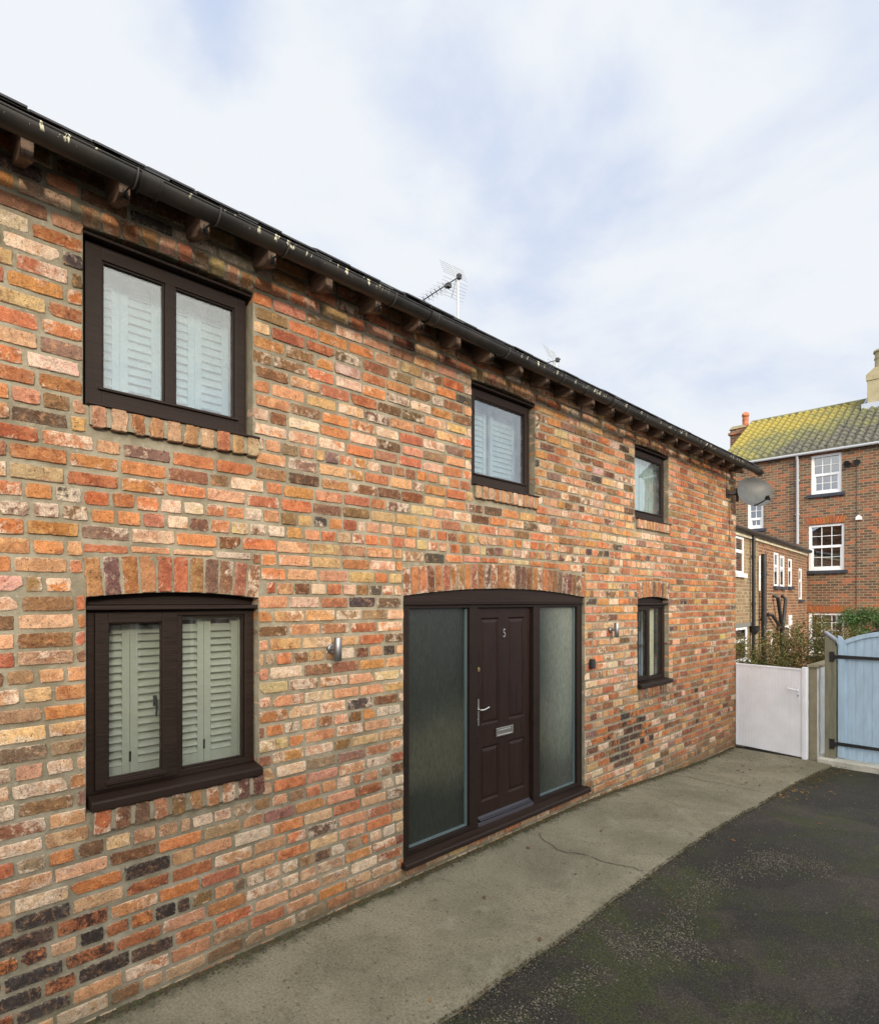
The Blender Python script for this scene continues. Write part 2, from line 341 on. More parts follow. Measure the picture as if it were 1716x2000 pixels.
WINGB=brick_tex('wing_red_brick',[(.20,.085,.05),(.16,.07,.045),(.25,.10,.055),(.13,.065,.045),(.28,.13,.07),(.18,.10,.06)],(.38,.31,.21),.215,.081,.016)
WINGY=brick_tex('wing_buff_brick',[(.26,.18,.10),(.20,.14,.08),(.30,.22,.13),(.17,.12,.075),(.24,.14,.08)],(.36,.30,.20),.13,.081,.017)

# ------------------------------------------------------------------ ground
XW=-3.5                      # outer face of the brick front
XP=-2.22                     # outer edge of the concrete path
def gz(x,y):
    t=min(1,max(0,(y-5.2)/4.6)); t=t*t*(3-2*t)
    return -.19*t
def grid(name, xs, ys, zf, m, holes=None):
    b=MB(); nx,ny=len(xs),len(ys)
    for y in ys:
        for x in xs: b.v.append((x,y,zf(x,y)))
    for j in range(ny-1):
        for i in range(nx-1): b.face((j*nx+i,j*nx+i+1,(j+1)*nx+i+1,(j+1)*nx+i))
    return b.build(name,m,smooth=False)
def lin(a,b,n): return [a+(b-a)*i/(n-1) for i in range(n)]

def tarmac_mat():
    m=bpy.data.materials.new('old_tarmac'); m.use_nodes=True; t=m.node_tree; b=t.nodes['Principled BSDF']
    v=N(t,'ShaderNodeTexCoord').outputs['Object']
    big=nz(t,v,.9,5,.6,.4); med=nz(t,v,3.2,6,.65,.3); st=nz(t,v,120,2,.8); st2=nz(t,v,45,3,.7)
    col=mixc(t,ss(t,big,.38,.62),(.0135,.0118,.0098),(.025,.021,.016))
    col=mixc(t,math_(t,'MULTIPLY',ss(t,nz(t,v,.75,5,.6,.5),.52,.545),.65),col,(.040,.033,.027))   # worn brownish areas
    moss=math_(t,'MULTIPLY',ss(t,math_(t,'ADD',math_(t,'MULTIPLY',med,.5),math_(t,'MULTIPLY',nz(t,v,.8,3,.5),.5)),.47,.58),ss(t,st2,.30,.55))
    col=mixc(t,math_(t,'MULTIPLY',moss,.85),col,(.026,.034,.006))
    col=mixc(t,.9,col,mixc(t,ss(t,nz(t,v,60,4,.8),.3,.7),(.45,.45,.45),(1.7,1.65,1.5)),'MULTIPLY')
    patch=ss(t,nz(t,v,.62,5,.55,1.0),.50,.512); col=mixc(t,math_(t,'MULTIPLY',patch,.38),col,(.012,.0115,.0105))
    bright=math_(t,'MULTIPLY',ss(t,nz(t,v,1.5,4,.6),.60,.72),ss(t,st2,.45,.6))
    col=mixc(t,math_(t,'MULTIPLY',bright,.6),col,(.060,.085,.010))
    col=mixc(t,ss(t,st,.56,.68),col,(.085,.080,.068))                                            # exposed chippings
    col=mixc(t,ss(t,st,.40,.30),col,(.010,.010,.010))
    t.links.new(col,b.inputs['Base Color']); b.inputs['Specular IOR Level'].default_value=.35
    t.links.new(math_(t,'ADD',.72,math_(t,'MULTIPLY',med,.25)),b.inputs['Roughness'])
    h=math_(t,'ADD',math_(t,'MULTIPLY',st,.5),math_(t,'MULTIPLY',st2,.5))
    bn=N(t,'ShaderNodeBump'); bn.inputs['Strength'].default_value=1; bn.inputs['Distance'].default_value=.012
    t.links.new(h,bn.inputs['Height']); t.links.new(bn.outputs[0],b.inputs['Normal'])
    return m
def path_mat():
    m=bpy.data.materials.new('weathered_concrete'); m.use_nodes=True; t=m.node_tree; b=t.nodes['Principled BSDF']
    v=N(t,'ShaderNodeTexCoord').outputs['Object']
    big=nz(t,v,1.3,6,.62,.5); med=nz(t,v,7,6,.7,.3); st=nz(t,v,150,2,.8); st2=nz(t,v,60,3,.7)
    col=mixc(t,ss(t,big,.25,.75),(.122,.113,.082),(.200,.184,.138))
    col=mixc(t,math_(t,'MULTIPLY',ss(t,med,.50,.70),.30),col,(.060,.052,.032))
    col=mixc(t,.7,col,mixc(t,ss(t,nz(t,v,60,4,.85),.3,.7),(.55,.54,.5),(1.5,1.48,1.42)),'MULTIPLY')
    spk=ss(t,nz(t,v,28,2,.5),.66,.70); col=mixc(t,math_(t,'MULTIPLY',spk,.5),col,(.035,.03,.02))
    sx=N(t,'ShaderNodeSeparateXYZ'); t.links.new(v,sx.inputs[0])
    edge=math_(t,'ADD',sx.outputs[0],math_(t,'MULTIPLY',math_(t,'SUBTRACT',med,.5),.45))
    col=mixc(t,math_(t,'MULTIPLY',ss(t,edge,-3.34,-3.50),.9),col,(.040,.038,.022))             # damp line at wall foot
    col=mixc(t,math_(t,'MULTIPLY',ss(t,nz(t,v,2.3,5,.65,.3),.58,.70),.4),col,(.25,.235,.185))
    col=mixc(t,math_(t,'MULTIPLY',ss(t,st,.62,.72),.8),col,(.36,.34,.28))
    col=mixc(t,math_(t,'MULTIPLY',ss(t,st2,.36,.28),.8),col,(.045,.04,.03))
    t.links.new(col,b.inputs['Base Color']); b.inputs['Roughness'].default_value=.9; b.inputs['Specular IOR Level'].default_value=.25
    h=math_(t,'ADD',math_(t,'MULTIPLY',st,.4),math_(t,'ADD',math_(t,'MULTIPLY',st2,.5),math_(t,'MULTIPLY',med,.8)))
    bn=N(t,'ShaderNodeBump'); bn.inputs['Strength'].default_value=.8; bn.inputs['Distance'].default_value=.008
    t.links.new(h,bn.inputs['Height']); t.links.new(bn.outputs[0],b.inputs['Normal'])
    return m
EARTH=mat('garden_earth',(.06,.052,.035),.95,noise_s=2,noise_a=.3,bump=.5)
struct(grid('ground',[-300,-60,-20,-8,8,20,60,300],[-300,-60,-20,0,10.5,30,60,300],lambda x,y:-.32,EARTH),'earth ground beyond the lane and gates')
TM=tarmac_mat()
def tz(x,y):
    f=min(1,max(0,(x-XP)/.6))
    return gz(x,y)-.030+f*(.012*noise.noise((x*1.1,y*1.1,0))+.006*noise.noise((x*4,y*4,3)))-.006
struct(grid('lane',lin(-3.4,5.4,90),lin(-7,10.75,180),tz,TM),'dark mossy old tarmac lane beside the concrete path')
PM=path_mat()
def edge_x(y): return XP+.022*noise.noise((y*1.3,5,0))+.014*noise.noise((y*6,2,0))+.006*noise.noise((y*25,1,0)) + (max(0,y-8.9)*.09)
def path():
    b=MB(); ys=lin(-6,10.3,420); n=10
    for y in ys:
        e=edge_x(y)
        for i in range(n+1):
            x=-3.56+(e+3.56)*i/n
            z=gz(x,y)+.004*noise.noise((x*1.5,y*1.5,7))
            if i==n: z-=.006
            b.v.append((x,y,z))
        b.v.append((e+.012,y,gz(e,y)-.05))
    w_=n+2
    for j in range(len(ys)-1):
        for i in range(w_-1):
            b.face((j*w_+i,j*w_+i+1,(j+1)*w_+i+1,(j+1)*w_+i))
    return b.build('path',PM)
struct(path(),'weathered concrete path along the foot of the brick house')
# hairline crack across the path
cb=MB(); cp=[(-3.31,4.66),(-3.2,4.56),(-3.09,4.53),(-2.99,4.475),(-2.9,4.48),(-2.80,4.54),(-2.68,4.55),(-2.58,4.535),(-2.47,4.56),(-2.36,4.60),(-2.25,4.59)]
for k in range(len(cp)-1):
    (x0,y0),(x1,y1)=cp[k],cp[k+1]
    for q in range(4):
        def pt(s_): 
            x=x0+(x1-x0)*s_; y=y0+(y1-y0)*s_; return x,y+.03*noise.noise((x*22,y*9,0))
        a=pt(q/4); c_=pt((q+1)/4); wd=.0030*(1.25+1.2*noise.noise((a[0]*9,1,1)))
        cb.quad((a[0],a[1]-wd,gz(*a)+.0055),(c_[0],c_[1]-wd,gz(*c_)+.0055),(c_[0],c_[1]+wd,gz(*c_)+.0055),(a[0],a[1]+wd,gz(*a)+.0055))
cp=[(-3.42,7.80),(-3.19,7.86),(-3.0,7.83),(-2.85,7.88),(-2.66,7.86),(-2.46,7.89),(-2.3,7.86)]
for k in range(len(cp)-1):
    (x0,y0),(x1,y1)=cp[k],cp[k+1]
    for q in range(3):
        xa,ya=x0+(x1-x0)*q/3,y0+(y1-y0)*q/3; xb,yb=x0+(x1-x0)*(q+1)/3,y0+(y1-y0)*(q+1)/3; wd=.0035
        ja=.02*noise.noise((xa*14,ya*9,0)); jb=.02*noise.noise((xb*14,yb*9,0))
        cb.quad((xa,ya+ja-wd,gz(xa,ya)+.0055),(xb,yb+jb-wd,gz(xb,yb)+.0055),(xb,yb+jb+wd,gz(xb,yb)+.0055),(xa,ya+ja+wd,gz(xa,ya)+.0055))
struct(cb.build('path_crack',mat('crack_dark',(.03,.028,.02),1)),'dark crack running across the concrete path by the door')
# pale concrete apron under the blue gate
ab=MB(); ab.prism([(-2.28,10.24),(.9,10.24),(.9,11.2),(-2.28,11.2)],-.32,-.13,'z'); 
struct(ab.build('threshold',mat('pale_concrete',(.42,.41,.36),.85,noise_s=3,noise_a=.15,bump=.4,bump_s=50),bevel=.015),'pale concrete threshold in front of the blue gate')
pb=MB(); pb.box(-4.6,5.4,10.75,21.9,-.3,-.26)
struct(pb.build('yard',mat('garden_paving',(.16,.15,.12),.9,noise_s=3,noise_a=.2,bump=.4)),'garden yard behind the gates')

def pebbles(name, spots, mats, rr, label, cat):
    b=MB()
    for (x,y,z) in spots:
        r=random.uniform(*rr); a=random.random()*6.28; i=len(b.v); m=random.randrange(len(mats))
        for (ux,uy,uz) in ((1,0,0),(.3,.9,0),(-.8,.5,0),(-.7,-.6,0),(.4,-.85,0),(0.05,0,.75),(0,0,-.4)):
            k=r*random.uniform(.75,1.2); X=ux*k; Y=uy*k*.8
            b.v.append((x+X*cos(a)-Y*sin(a),y+X*sin(a)+Y*cos(a),z+uz*r+r*.2))
        for q in range(5):
            b.face((i+q,i+(q+1)%5,i+5),m); b.face((i+(q+1)%5,i+q,i+6),m)
    o=b.build(name,mats); tag(o,label,cat,kind='stuff'); return o
STM=[mat('stone_grey',(.065,.060,.050),.9),mat('stone_buff',(.09,.078,.050),.9),mat('stone_dark',(.03,.028,.025),.9),mat('stone_pale',(.13,.12,.095),.9)]
sp=[]
def band(cx0,cy0,cx1,cy1,wd,n):
    for _ in range(n):
        t=random.random(); o=random.gauss(0,wd); x=cx0+(cx1-cx0)*t; y=cy0+(cy1-cy0)*t; L=math.hypot(cx1-cx0,cy1-cy0)
        x+=-(cy1-cy0)/L*o; y+=(cx1-cx0)/L*o
        if x<edge_x(y)+.03: continue
        sp.append((x,y,tz(x,y)))
band(-2.0,2.35,-1.85,3.3,.05,900); band(-1.95,3.5,-1.55,4.0,.12,1500); band(-1.75,3.9,-1.85,4.9,.07,900); band(-1.9,4.8,-1.5,5.9,.10,1200); band(-1.75,5.6,-1.2,5.9,.16,1100)
for _ in range(2600):
    x=random.uniform(-2.2,2); y=random.uniform(1.2,10); 
    if x>edge_x(y)+.03: sp.append((x,y,tz(x,y)))
for _ in range(1500):
    y=random.uniform(1,10); x=edge_x(y)+abs(random.gauss(0,.05))+.01; sp.append((x,y,tz(x,y)))
for _ in range(500):
    x=random.uniform(-3.4,-2.3); y=random.uniform(1,10); 
    if random.random()<.4: x=-3.4+abs(random.gauss(0,.06))
    sp.append((x,y,gz(x,y)))
pebbles('gravel',sp,STM,(.0025,.0085),'loose stone chippings scattered over the tarmac and path','gravel')
dsp=[]
for _ in range(6500):
    y=random.uniform(.8,10.25); x=XW+.010+abs(random.gauss(0,.028+.014*noise.noise((y*2,0,0)))); dsp.append((x,y,gz(x,y)+.001))
for _ in range(1500):
    y=random.uniform(.8,9.8); x=edge_x(y)+random.gauss(.012,.022); dsp.append((x+.012,y,gz(x,y)-.016))
for _ in range(700):
    y=random.gauss(9.35,.5); x=edge_x(y)+random.gauss(.12,.08); dsp.append((x,y,gz(x,y)-.012))
pebbles('dirt',dsp,[mat('soil_crumb',(.040,.032,.022),1),mat('moss_crumb',(.045,.052,.018),1),mat('leaf_crumb',(.075,.048,.025),1)],(.004,.012),'crumbs of soil, moss and old leaves along the wall foot','debris')
lb=MB()
for _ in range(190):
    if random.random()<.72:
        y=random.uniform(7.8,10.2); x=random.uniform(-3.4,-1.7) if random.random()<.35 else edge_x(y)+abs(random.gauss(.10,.14))
    else: x=random.uniform(-3.45,.8); y=random.uniform(1.5,9.5)
    z=(gz(x,y) if x<edge_x(y) else tz(x,y))+.006; r=random.uniform(.012,.03); a=random.random()*6.28; i=len(lb.v)
    for (u_,v_,h_) in ((-1,0,.1),(-.3,.45,.35),(.6,.35,.1),(1.1,0,.4),(.5,-.4,.2),(-.4,-.4,.3)):
        X=u_*r; Y=v_*r; lb.v.append((x+X*cos(a)-Y*sin(a),y+X*sin(a)+Y*cos(a),z+h_*r*random.uniform(.3,1.2)))
    lb.face(range(i,i+6),random.randrange(3))
tag(lb.build('leaf_litter',[mat('leaf_brown',(.12,.06,.025),.9),mat('leaf_ochre',(.22,.13,.04),.9),mat('leaf_dark',(.05,.03,.018),.9)]),'fallen brown leaves scattered on the path and tarmac','leaves',kind='stuff')

# ------------------------------------------------------------------ the brick house
house=thing('brick_house',(XW,4,0),'long two storey reclaimed brick house with dark brown windows and door','house')
CO=.0925                      # course height
ARC=[]                        # openings: y0,y1,z0(bottom of void in wall),spring,rise,archheight
OPEN=dict(
 w1=(.895,1.85,3.225,4.150,.022,.112), w2=(3.925,4.87,3.225,4.150,.022,.112), w3=(6.965,7.92,3.225,4.150,.022,.112),
 gw=(.91,1.89,1.09,2.216,.032,.212), sg=(7.03,7.93,1.09,2.222,.030,.208), dr=(3.125,5.79,.10,2.238,.075,.228))
def intr(o,y):
    y0,y1,zb,sp_,rise,ah=o; t=(y-y0)/(y1-y0)*2-1; return sp_+rise*(1-t*t)
def jag(k,s,seed,amp): return amp*noise.noise((k*s,seed,seed*.37))
PAL=[((.46,.190,.080),26),((.48,.260,.145),24),((.35,.130,.065),13),((.50,.320,.185),12),((.54,.37,.275),5),((.46,.30,.13),1.0),((.20,.100,.052),11),((.125,.070,.042),7),((.21,.13,.095),5),((.06,.048,.042),3),((.27,.145,.080),4)]
PT=sum(p[1] for p in PAL)
def pick(y,z,role):
    r=random.random()*PT; acc=0
    for c,wt in PAL:
        acc+=wt
        if r<=acc: break
    c=[x*random.uniform(.86,1.14) for x in c]; white=max(0,random.gauss(.30,.20)); dark=max(0,random.gauss(.08,.14))
    if random.random()<.07: white=random.uniform(.6,.85)
    if role=='arch':
        r=random.random(); c=[(.36,.14,.065),(.20,.10,.055),(.40,.17,.08),(.32,.155,.08),(.15,.08,.06)][int(r*5)]; c=[x*random.uniform(.75,1.02) for x in c]; white=random.uniform(0,.6); dark=random.uniform(.05,.48)
    if role=='arch_pale':
        c=[(.42,.25,.145),(.38,.19,.10),(.46,.29,.18)][int(random.random()*3)]; c=[x*random.uniform(.85,1.15) for x in c]; white=random.uniform(0,.55); dark=random.uniform(0,.4)
    lm=noise.noise((y*.85,z*1.2,3.3)); c=[x*(1+.22*lm) for x in c]; white=max(0,white+.10*noise.noise((y*.7,z*.9,8)))
    # plain reds towards the far end, pale wash low near the middle, soot patches
    if y>8.1 and random.random()<.75 and role=='wall':
        c=[(.36,.15,.07),(.29,.12,.06),(.21,.095,.055),(.42,.21,.095)][int(random.random()*4)]; white*=.35; c=[x*random.uniform(.85,1.15) for x in c]
    if z<2.0 and y<7.5 and role=='wall' and random.random()<.4:
        c=[c[k]*.55+(.46,.33,.21)[k]*.45 for k in range(3)]; white+=.14
    soot=max(0,1-math.hypot((y-.75)/1.0,(z-.42)/.44))+1.35*max(0,1-math.hypot((y-6.75)/.9,(z-.55)/.46))
    if soot>.12 and random.random()<.35+soot*.6:
        if random.random()<.34: c=random.choice([(.045,.036,.036),(.075,.048,.04),(.10,.055,.04)]); dark=random.uniform(.1,.8); white=0
        else: c=[(.46,.17,.06),(.30,.11,.05)][random.random()<.5]; dark=.36+soot*.35; white=0
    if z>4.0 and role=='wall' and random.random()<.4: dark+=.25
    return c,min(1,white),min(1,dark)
def brick(b, cy, cz, wd, ht, ang=0, front=0.0, depth=.017, role='wall', taper=0, rough=1.0):
    """one reclaimed brick: ragged outline, worn arris, slightly dished face"""
    if wd<.02 or ht<.015: return
    seed=random.random()*90; hw,hh=wd/2,ht/2; pts=[]
    r=min(random.uniform(.0015,.006),hw*.4,hh*.4)
    def side(p,q,n):
        for k in range(n): pts.append((p[0]+(q[0]-p[0])*k/n,p[1]+(q[1]-p[1])*k/n))
    n1_=max(3,int(wd/.015)); n2_=max(3,int(ht/.015))
    cr=[r*random.uniform(.5,1.8) for _ in range(4)]
    if random.random()<.11: cr[random.randrange(4)]=min(.03,hh*.8,hw*.8)
    side((-hw+cr[0],-hh),(hw-cr[1],-hh),n1_); side((hw,-hh+cr[1]),(hw,hh-cr[2]),n2_)
    side((hw-cr[2],hh),(-hw+cr[3],hh),n1_); side((-hw,hh-cr[3]),(-hw,-hh+cr[0]),n2_)
    amp=rough*random.choice([.0025,.0035,.0055,.0080]); P=[]
    for k,(u_,v_) in enumerate(pts):
        nx_=jag(u_,26,seed+v_*30,amp)+jag(u_,110,seed+v_*90,amp*.5); ny_=jag(u_,24,seed+9,amp)*(1 if v_>0 else -1)+jag(u_,90,seed+3+v_*50,amp*.6)
        P.append((u_*(1+taper*v_/hh if hh else 1)-nx_, v_-abs(ny_)*(1 if v_>0 else -1)*.9))
    ca,sa=cos(ang),sin(ang); n=len(P); i=len(b.v)
    c,wh,dk=pick(cy,cz,role); rn=random.random(); tilt=random.uniform(-.012,.012); tz_=random.uniform(-.03,.03)
    def put(u_,v_,d,al):
        y=cy+u_*ca-v_*sa; z=cz+u_*sa+v_*ca
        b.v.append((XW+front+d,y,z)); b.c.append((c[0],c[1],c[2],al)); b.p.append((wh,dk,rn,1))
    fr=random.uniform(-.0025,.0025)
    for (u_,v_) in P: put(u_*1.01,v_*1.01,-depth,.6)
    for (u_,v_) in P: put(u_,v_,-.0035+fr*.5+tilt*u_,1)
    ins=random.uniform(.0022,.004)
    for (u_,v_) in P:
        put(u_*(1-ins/hw),v_*(1-ins/hh),fr+tilt*u_+tz_*v_+.0012*noise.noise((u_*60,v_*60,seed)),.35)
    q=[(u_*.5,v_*.45) for (u_,v_) in P]
    for (u_,v_) in q: put(u_,v_,fr+.001+tilt*u_+tz_*v_+.0022*noise.noise((u_*40,v_*40,seed)),0)
    put(0,0,fr+.001,0)
    for ring in range(3):
        o=i+ring*n
        for k in range(n): b.face((o+k,o+(k+1)%n,o+n+(k+1)%n,o+n+k))
    o=i+3*n
    for k in range(n): b.face((o+k,o+(k+1)%n,i+4*n))
wallb=MB(); wallb.c=[]; wallb.p=[]
Y0,Y1,ZT=-2.6,10.5,4.47
ncourse=int(ZT/CO)+1
def blocks(z0,z1):
    """intervals of Y blocked for a course between z0,z1 ; arches block up to their extrados"""
    bl=[]
    for k,o in OPEN.items():
        y0,y1,zb,sp_,rise,ah=o
        sill = .115 if k!='dr' else 0
        if z1<=zb-sill+.01 or z0>=sp_+rise+ah+.004: continue
        if z0>=sp_-.03:
            # over the opening: the arch blocks unless the brick clears it
            bl.append((y0-.015,y1+.015,'arch',k))
        elif z1<=zb+.02: bl.append((y0+.015,y1+.02,'sill',k))
        else: bl.append((y0,y1,'void',k))
    return sorted(bl)
zc=-.26; ci=0
while zc<ZT:
    z0,z1=zc,zc+CO; header=(ci%5==2 and z0<3.2) or ci in(31,)
    L=(.112 if header else .232)
    segs=[]; cur=Y0
    for (a,c_,kd,key) in blocks(z0+.01,z1-.01): segs.append((cur,a,kd)); cur=c_
    segs.append((cur,Y1,'end'))
    off={0:0,1:.125}[ci%2] if not header else .06
    for (a,c_,kd) in segs:
        if c_-a<.03: continue
        y=Y0+off-.25
        y+= int((a-y)/(L+.016))*(L+.016)
        while y<c_:
            l=L*random.uniform(.93,1.04) if random.random()>.07 else L*random.uniform(.45,.6)
            s_,e_=max(y,a+(.004 if a>Y0+.01 else 0)),min(y+l,c_-.004)
            jamb = (abs(s_-a)<.02 and a>Y0+.01) or (abs(e_-c_)<.02 and c_<Y1-.01)
            if e_-s_>.03:
                if jamb and kd!='x' and e_-s_<.075: pass
                dd=.085 if jamb else .017
                h=CO-random.uniform(.015,.024)*(1.15 if z0<2 else 1)
                brick(wallb,(s_+e_)/2,(z0+z1)/2+random.uniform(-.003,.003)+.006*noise.noise(((s_+e_)*.45,z0*3.1,0)),e_-s_,h,ang=random.gauss(0,.004),front=random.uniform(-.002,.002),depth=dd,rough=.7 if y>8 else 1)
            y+=l+random.uniform(.014,.022)
    zc+=CO; ci+=1
# thin closer bricks between arch extrados and the next full course
for key,o in OPEN.items():
    y0,y1,zb,sp_,rise,ah=o; k=math.floor((sp_-.03+.26+CO*.1)/CO)
    zz=-.26
    while zz<sp_-.02: zz+=CO
    while zz<sp_+rise+ah+.02 and zz<ZT:
        y=y0-.012
        while y<y1:
            l=.232*random.uniform(.9,1.05); e=min(y+l,y1+.012); lo=max(intr(o,y+.02),intr(o,(y+e)/2),intr(o,e-.02))+ah+.008
            zt=zz+CO-.014
            if zt-max(lo,zz)>.018 and e-y>.03: brick(wallb,(y+e)/2,(max(lo,zz)+zt)/2,e-y-.004,zt-max(lo,zz),front=0,depth=.017)
            y=e+.015
        zz+=CO
# mortar sheet with the openings left out
def mp_(y,z,extra=0):
    return (XW-.0078+.0038*noise.noise((y*9,z*9,0))+.0022*noise.noise((y*31,z*31,4))+extra,y,z)
ybr=sorted(set([round(Y0+.045*i,4) for i in range(int((Y1-Y0)/.045)+1)]+[Y1]+[o[0] for o in OPEN.values()]+[o[1] for o in OPEN.values()]))
mcol=(.5,.5,.5,0); 
def vput(p): wallb.v.append(p); wallb.c.append(mcol); wallb.p.append((0,0,0,1)); return len(wallb.v)-1
for a,c_ in zip(ybr,ybr[1:]):
    iv=[]; ym=(a+c_)/2
    for o in OPEN.values():
        if o[0]-1e-6<=a and c_<=o[1]+1e-6: iv.append((o[2],intr(o,a)+.004,intr(o,c_)+.004))
    iv.sort(); lo=(-.3,-.3)
    for (zb,ta,tb) in iv+[(ZT,None,None)]:
        n=max(1,int((zb-lo[0])/.045))
        col=[]
        for k in range(n+1):
            za=lo[0]+(zb-lo[0])*k/n; zb2=lo[1]+(zb-lo[1])*k/n
            col.append((vput(mp_(a,za)),vput(mp_(c_,zb2))))
        for k in range(n): wallb.face((col[k][0],col[k][1],col[k+1][1],col[k+1][0]),1)
        if ta is not None: lo=(ta,tb)
# reveals
for key,o in OPEN.items():
    y0,y1,zb,sp_,rise,ah=o
    for (yy,s_) in ((y0,-1),(y1,1)):
        z=intr(o,yy); p=[(XW-.006,yy+s_*.003,zb),(XW-.12,yy+s_*.003,zb),(XW-.12,yy+s_*.003,z),(XW-.006,yy+s_*.003,z)]
        ix=[vput(q) for q in p]; wallb.face(ix,1)
    ys_=lin(y0,y1,14)
    for a,c_ in zip(ys_,ys_[1:]):
        ix=[vput(q) for q in ((XW-.006,a,intr(o,a)+.004),(XW-.12,a,intr(o,a)+.004),(XW-.12,c_,intr(o,c_)+.004),(XW-.006,c_,intr(o,c_)+.004))]; wallb.face(ix,1)
    ix=[vput(q) for q in ((XW-.006,y0,zb),(XW-.12,y0,zb),(XW-.12,y1,zb),(XW-.006,y1,zb))]; wallb.face(ix,1)
# corner return of the front at the far end
ix=[vput(q) for q in ((XW-.006,Y1,-.3),(XW-.25,Y1,-.3),(XW-.25,Y1,ZT),(XW-.006,Y1,ZT))]; wallb.face(ix,1)
tag(wallb.build('wall',[BR,MO],house),'front wall of mottled orange, cream and sooty reclaimed bricks')
# arches and brick sills
def arch(key, nb, pale=False):
    o=OPEN[key]; y0,y1,zb,sp_,rise,ah=o; b=MB(); b.c=[]; b.p=[]
    A0,A1=y0-.012,y1+.012; pitch=(A1-A0)/nb; fan=.10
    for k in range(nb):
        y=A0+pitch*(k+.5); t=(y-(y0+y1)/2)/((y1-y0)/2); zi=intr(o,y)
        brick(b,y,zi+ah/2,pitch-.014 if pitch>.08 else pitch-.012,ah-.006,ang=-t*fan*(1 if key!='dr' else .6),front=random.uniform(0,.003),depth=.085,role='arch_pale' if pale else 'arch')
    # bedding mortar behind
    ys_=lin(A0+.004,A1-.004,24)
    for a,c_ in zip(ys_,ys_[1:]):
        for (za,zb_,zc_,zd) in ((intr(o,a)+.003,intr(o,c_)+.003,intr(o,c_)+ah,intr(o,a)+ah),):
            i=len(b.v); b.v+=[mp_(a,za,.0012),mp_(c_,zb_,.0012),mp_(c_,zc_,.0012),mp_(a,zd,.0012)]
            for _ in range(4): b.c.append(mcol); b.p.append((0,0,0,1))
            b.face((i,i+1,i+2,i+3),1)
    b.build('brick_arch',[BR,MO],house)
arch('w1',10,True); arch('w2',11,True); arch('w3',12,True); arch('gw',11); arch('sg',11); arch('dr',30)
def sill(key, nb):
    o=OPEN[key]; y0,y1,zb,sp_,rise,ah=o; b=MB(); b.c=[]; b.p=[]
    A0,A1=y0+.02,y1+.035; pitch=(A1-A0)/nb
    for k in range(nb):
        y=A0+pitch*(k+.5)
        dz=random.uniform(-.007,.004)
        brick(b,y,zb-.056+dz/2,pitch-random.uniform(.020,.030),.118+dz,ang=random.gauss(0,.02),front=.030+random.uniform(-.004,.004),depth=.05,role='arch_pale' if key[0]=='w' else 'arch',rough=1.4)
    i=len(b.v); y_a,y_b=A0+.008,A1-.01; zt,zl=zb-.004,zb-.104
    n=26
    for k in range(n+1):
        y=y_a+(y_b-y_a)*k/n; j=.004*noise.noise((y*30,0,0)); j2=.006*noise.noise((y*22,3,0))
        for (x,z) in ((XW+.022+j,zt),(XW+.021+j,zl+j2),(XW-.01,zl+j2+.004),(XW-.01,zt)):
            b.v.append((x,y,z)); b.c.append(mcol); b.p.append((0,0,0,1))
    for k in range(n):
        for q in range(4): b.face((i+k*4+q,i+k*4+(q+1)%4,i+(k+1)*4+(q+1)%4,i+(k+1)*4+q),1)
    b.face((i,i+1,i+2,i+3),1); b.face((i+n*4+3,i+n*4+2,i+n*4+1,i+n*4),1)
    b.build('brick_sill',[BR,MO],house)
sill('w1',10); sill('w2',11); sill('w3',12); sill('gw',10); sill('sg',12)

# other walls, back and gables
PLAIN=brick_tex('house_red_brick',[(.40,.15,.07),(.30,.11,.06),(.46,.22,.11),(.22,.09,.05),(.36,.14,.06)],(.26,.24,.17),.24,CO,.016)
b=MB(); 
for ye in (Y1-.001,):
    b.prism([(XW-.25,-.3),(-9.6,-.3),(-9.6,4.45),(-6.5,6.20),(XW-.25,4.60)],Y1-.25,Y1-.002,'y')
b.prism([(XW-.02,-.3),(-9.6,-.3),(-9.6,4.45),(-6.5,6.20),(XW-.02,4.47)],Y0-.2,Y0,'y')
b.box(-9.6,-9.35,Y0,Y1-.25,-.3,4.45)
b.box(-9.3,-3.8,Y0+.01,Y1-.3,2.35,2.55,1)       # first floor
b.box(-6.6,-6.5,Y0+.01,Y1-.3,-.3,5.9,1)         # spine wall indoors
o_=b.build('rear_walls',[PLAIN,DARK],house)
# roof
rb=MB(); tanp=math.tan(radians(30)); ex,ez=-3.20,4.400
def rz(x): return ez+(ex-x)*tanp
RY0,RY1=Y0-.3,Y1+.06
rb.prism([(ex-.02,rz(ex-.02)-.03),(ex-.02,rz(ex-.02)-.012),(-6.5,rz(-6.5)-.012),(-9.8,rz(-6.5)-.012-3.3*tanp),(-9.8,rz(-6.5)-.03-3.3*tanp),(-6.5,rz(-6.5)-.03)],RY0,RY1,'y')
for row in range(17):
    x0=ex+.045-row*.22 if row else ex+.045; 
    y=RY0+(.13 if row%2 else 0)
    while y<RY1:
        w_=random.uniform(.235,.262); j=random.uniform(-.004,.006); xa=x0+random.uniform(-.008,.008); xb=x0-.30
        for lay in ((0,) if row else (0,1)):
            jj=j-lay*.011; off=lay*.12
            P=[(xa-lay*.01,y+off),(xa-lay*.01,y+off+w_-.004),(xb,y+off+w_-.004),(xb,y+off)]
            i=len(rb.v)
            for (px_,py_) in P: rb.v.append((px_,py_,rz(px_)+jj+.004*(1 if px_>xb+.1 else 0)))
            for (px_,py_) in P: rb.v.append((px_,py_,rz(px_)+jj+.010+.004*(1 if px_>xb+.1 else 0)))
            for q in ((0,1,2,3),(7,6,5,4),(0,4,5,1),(1,5,6,2),(3,2,6,7),(0,3,7,4)): rb.face([i+k for k in q])
        y+=.25
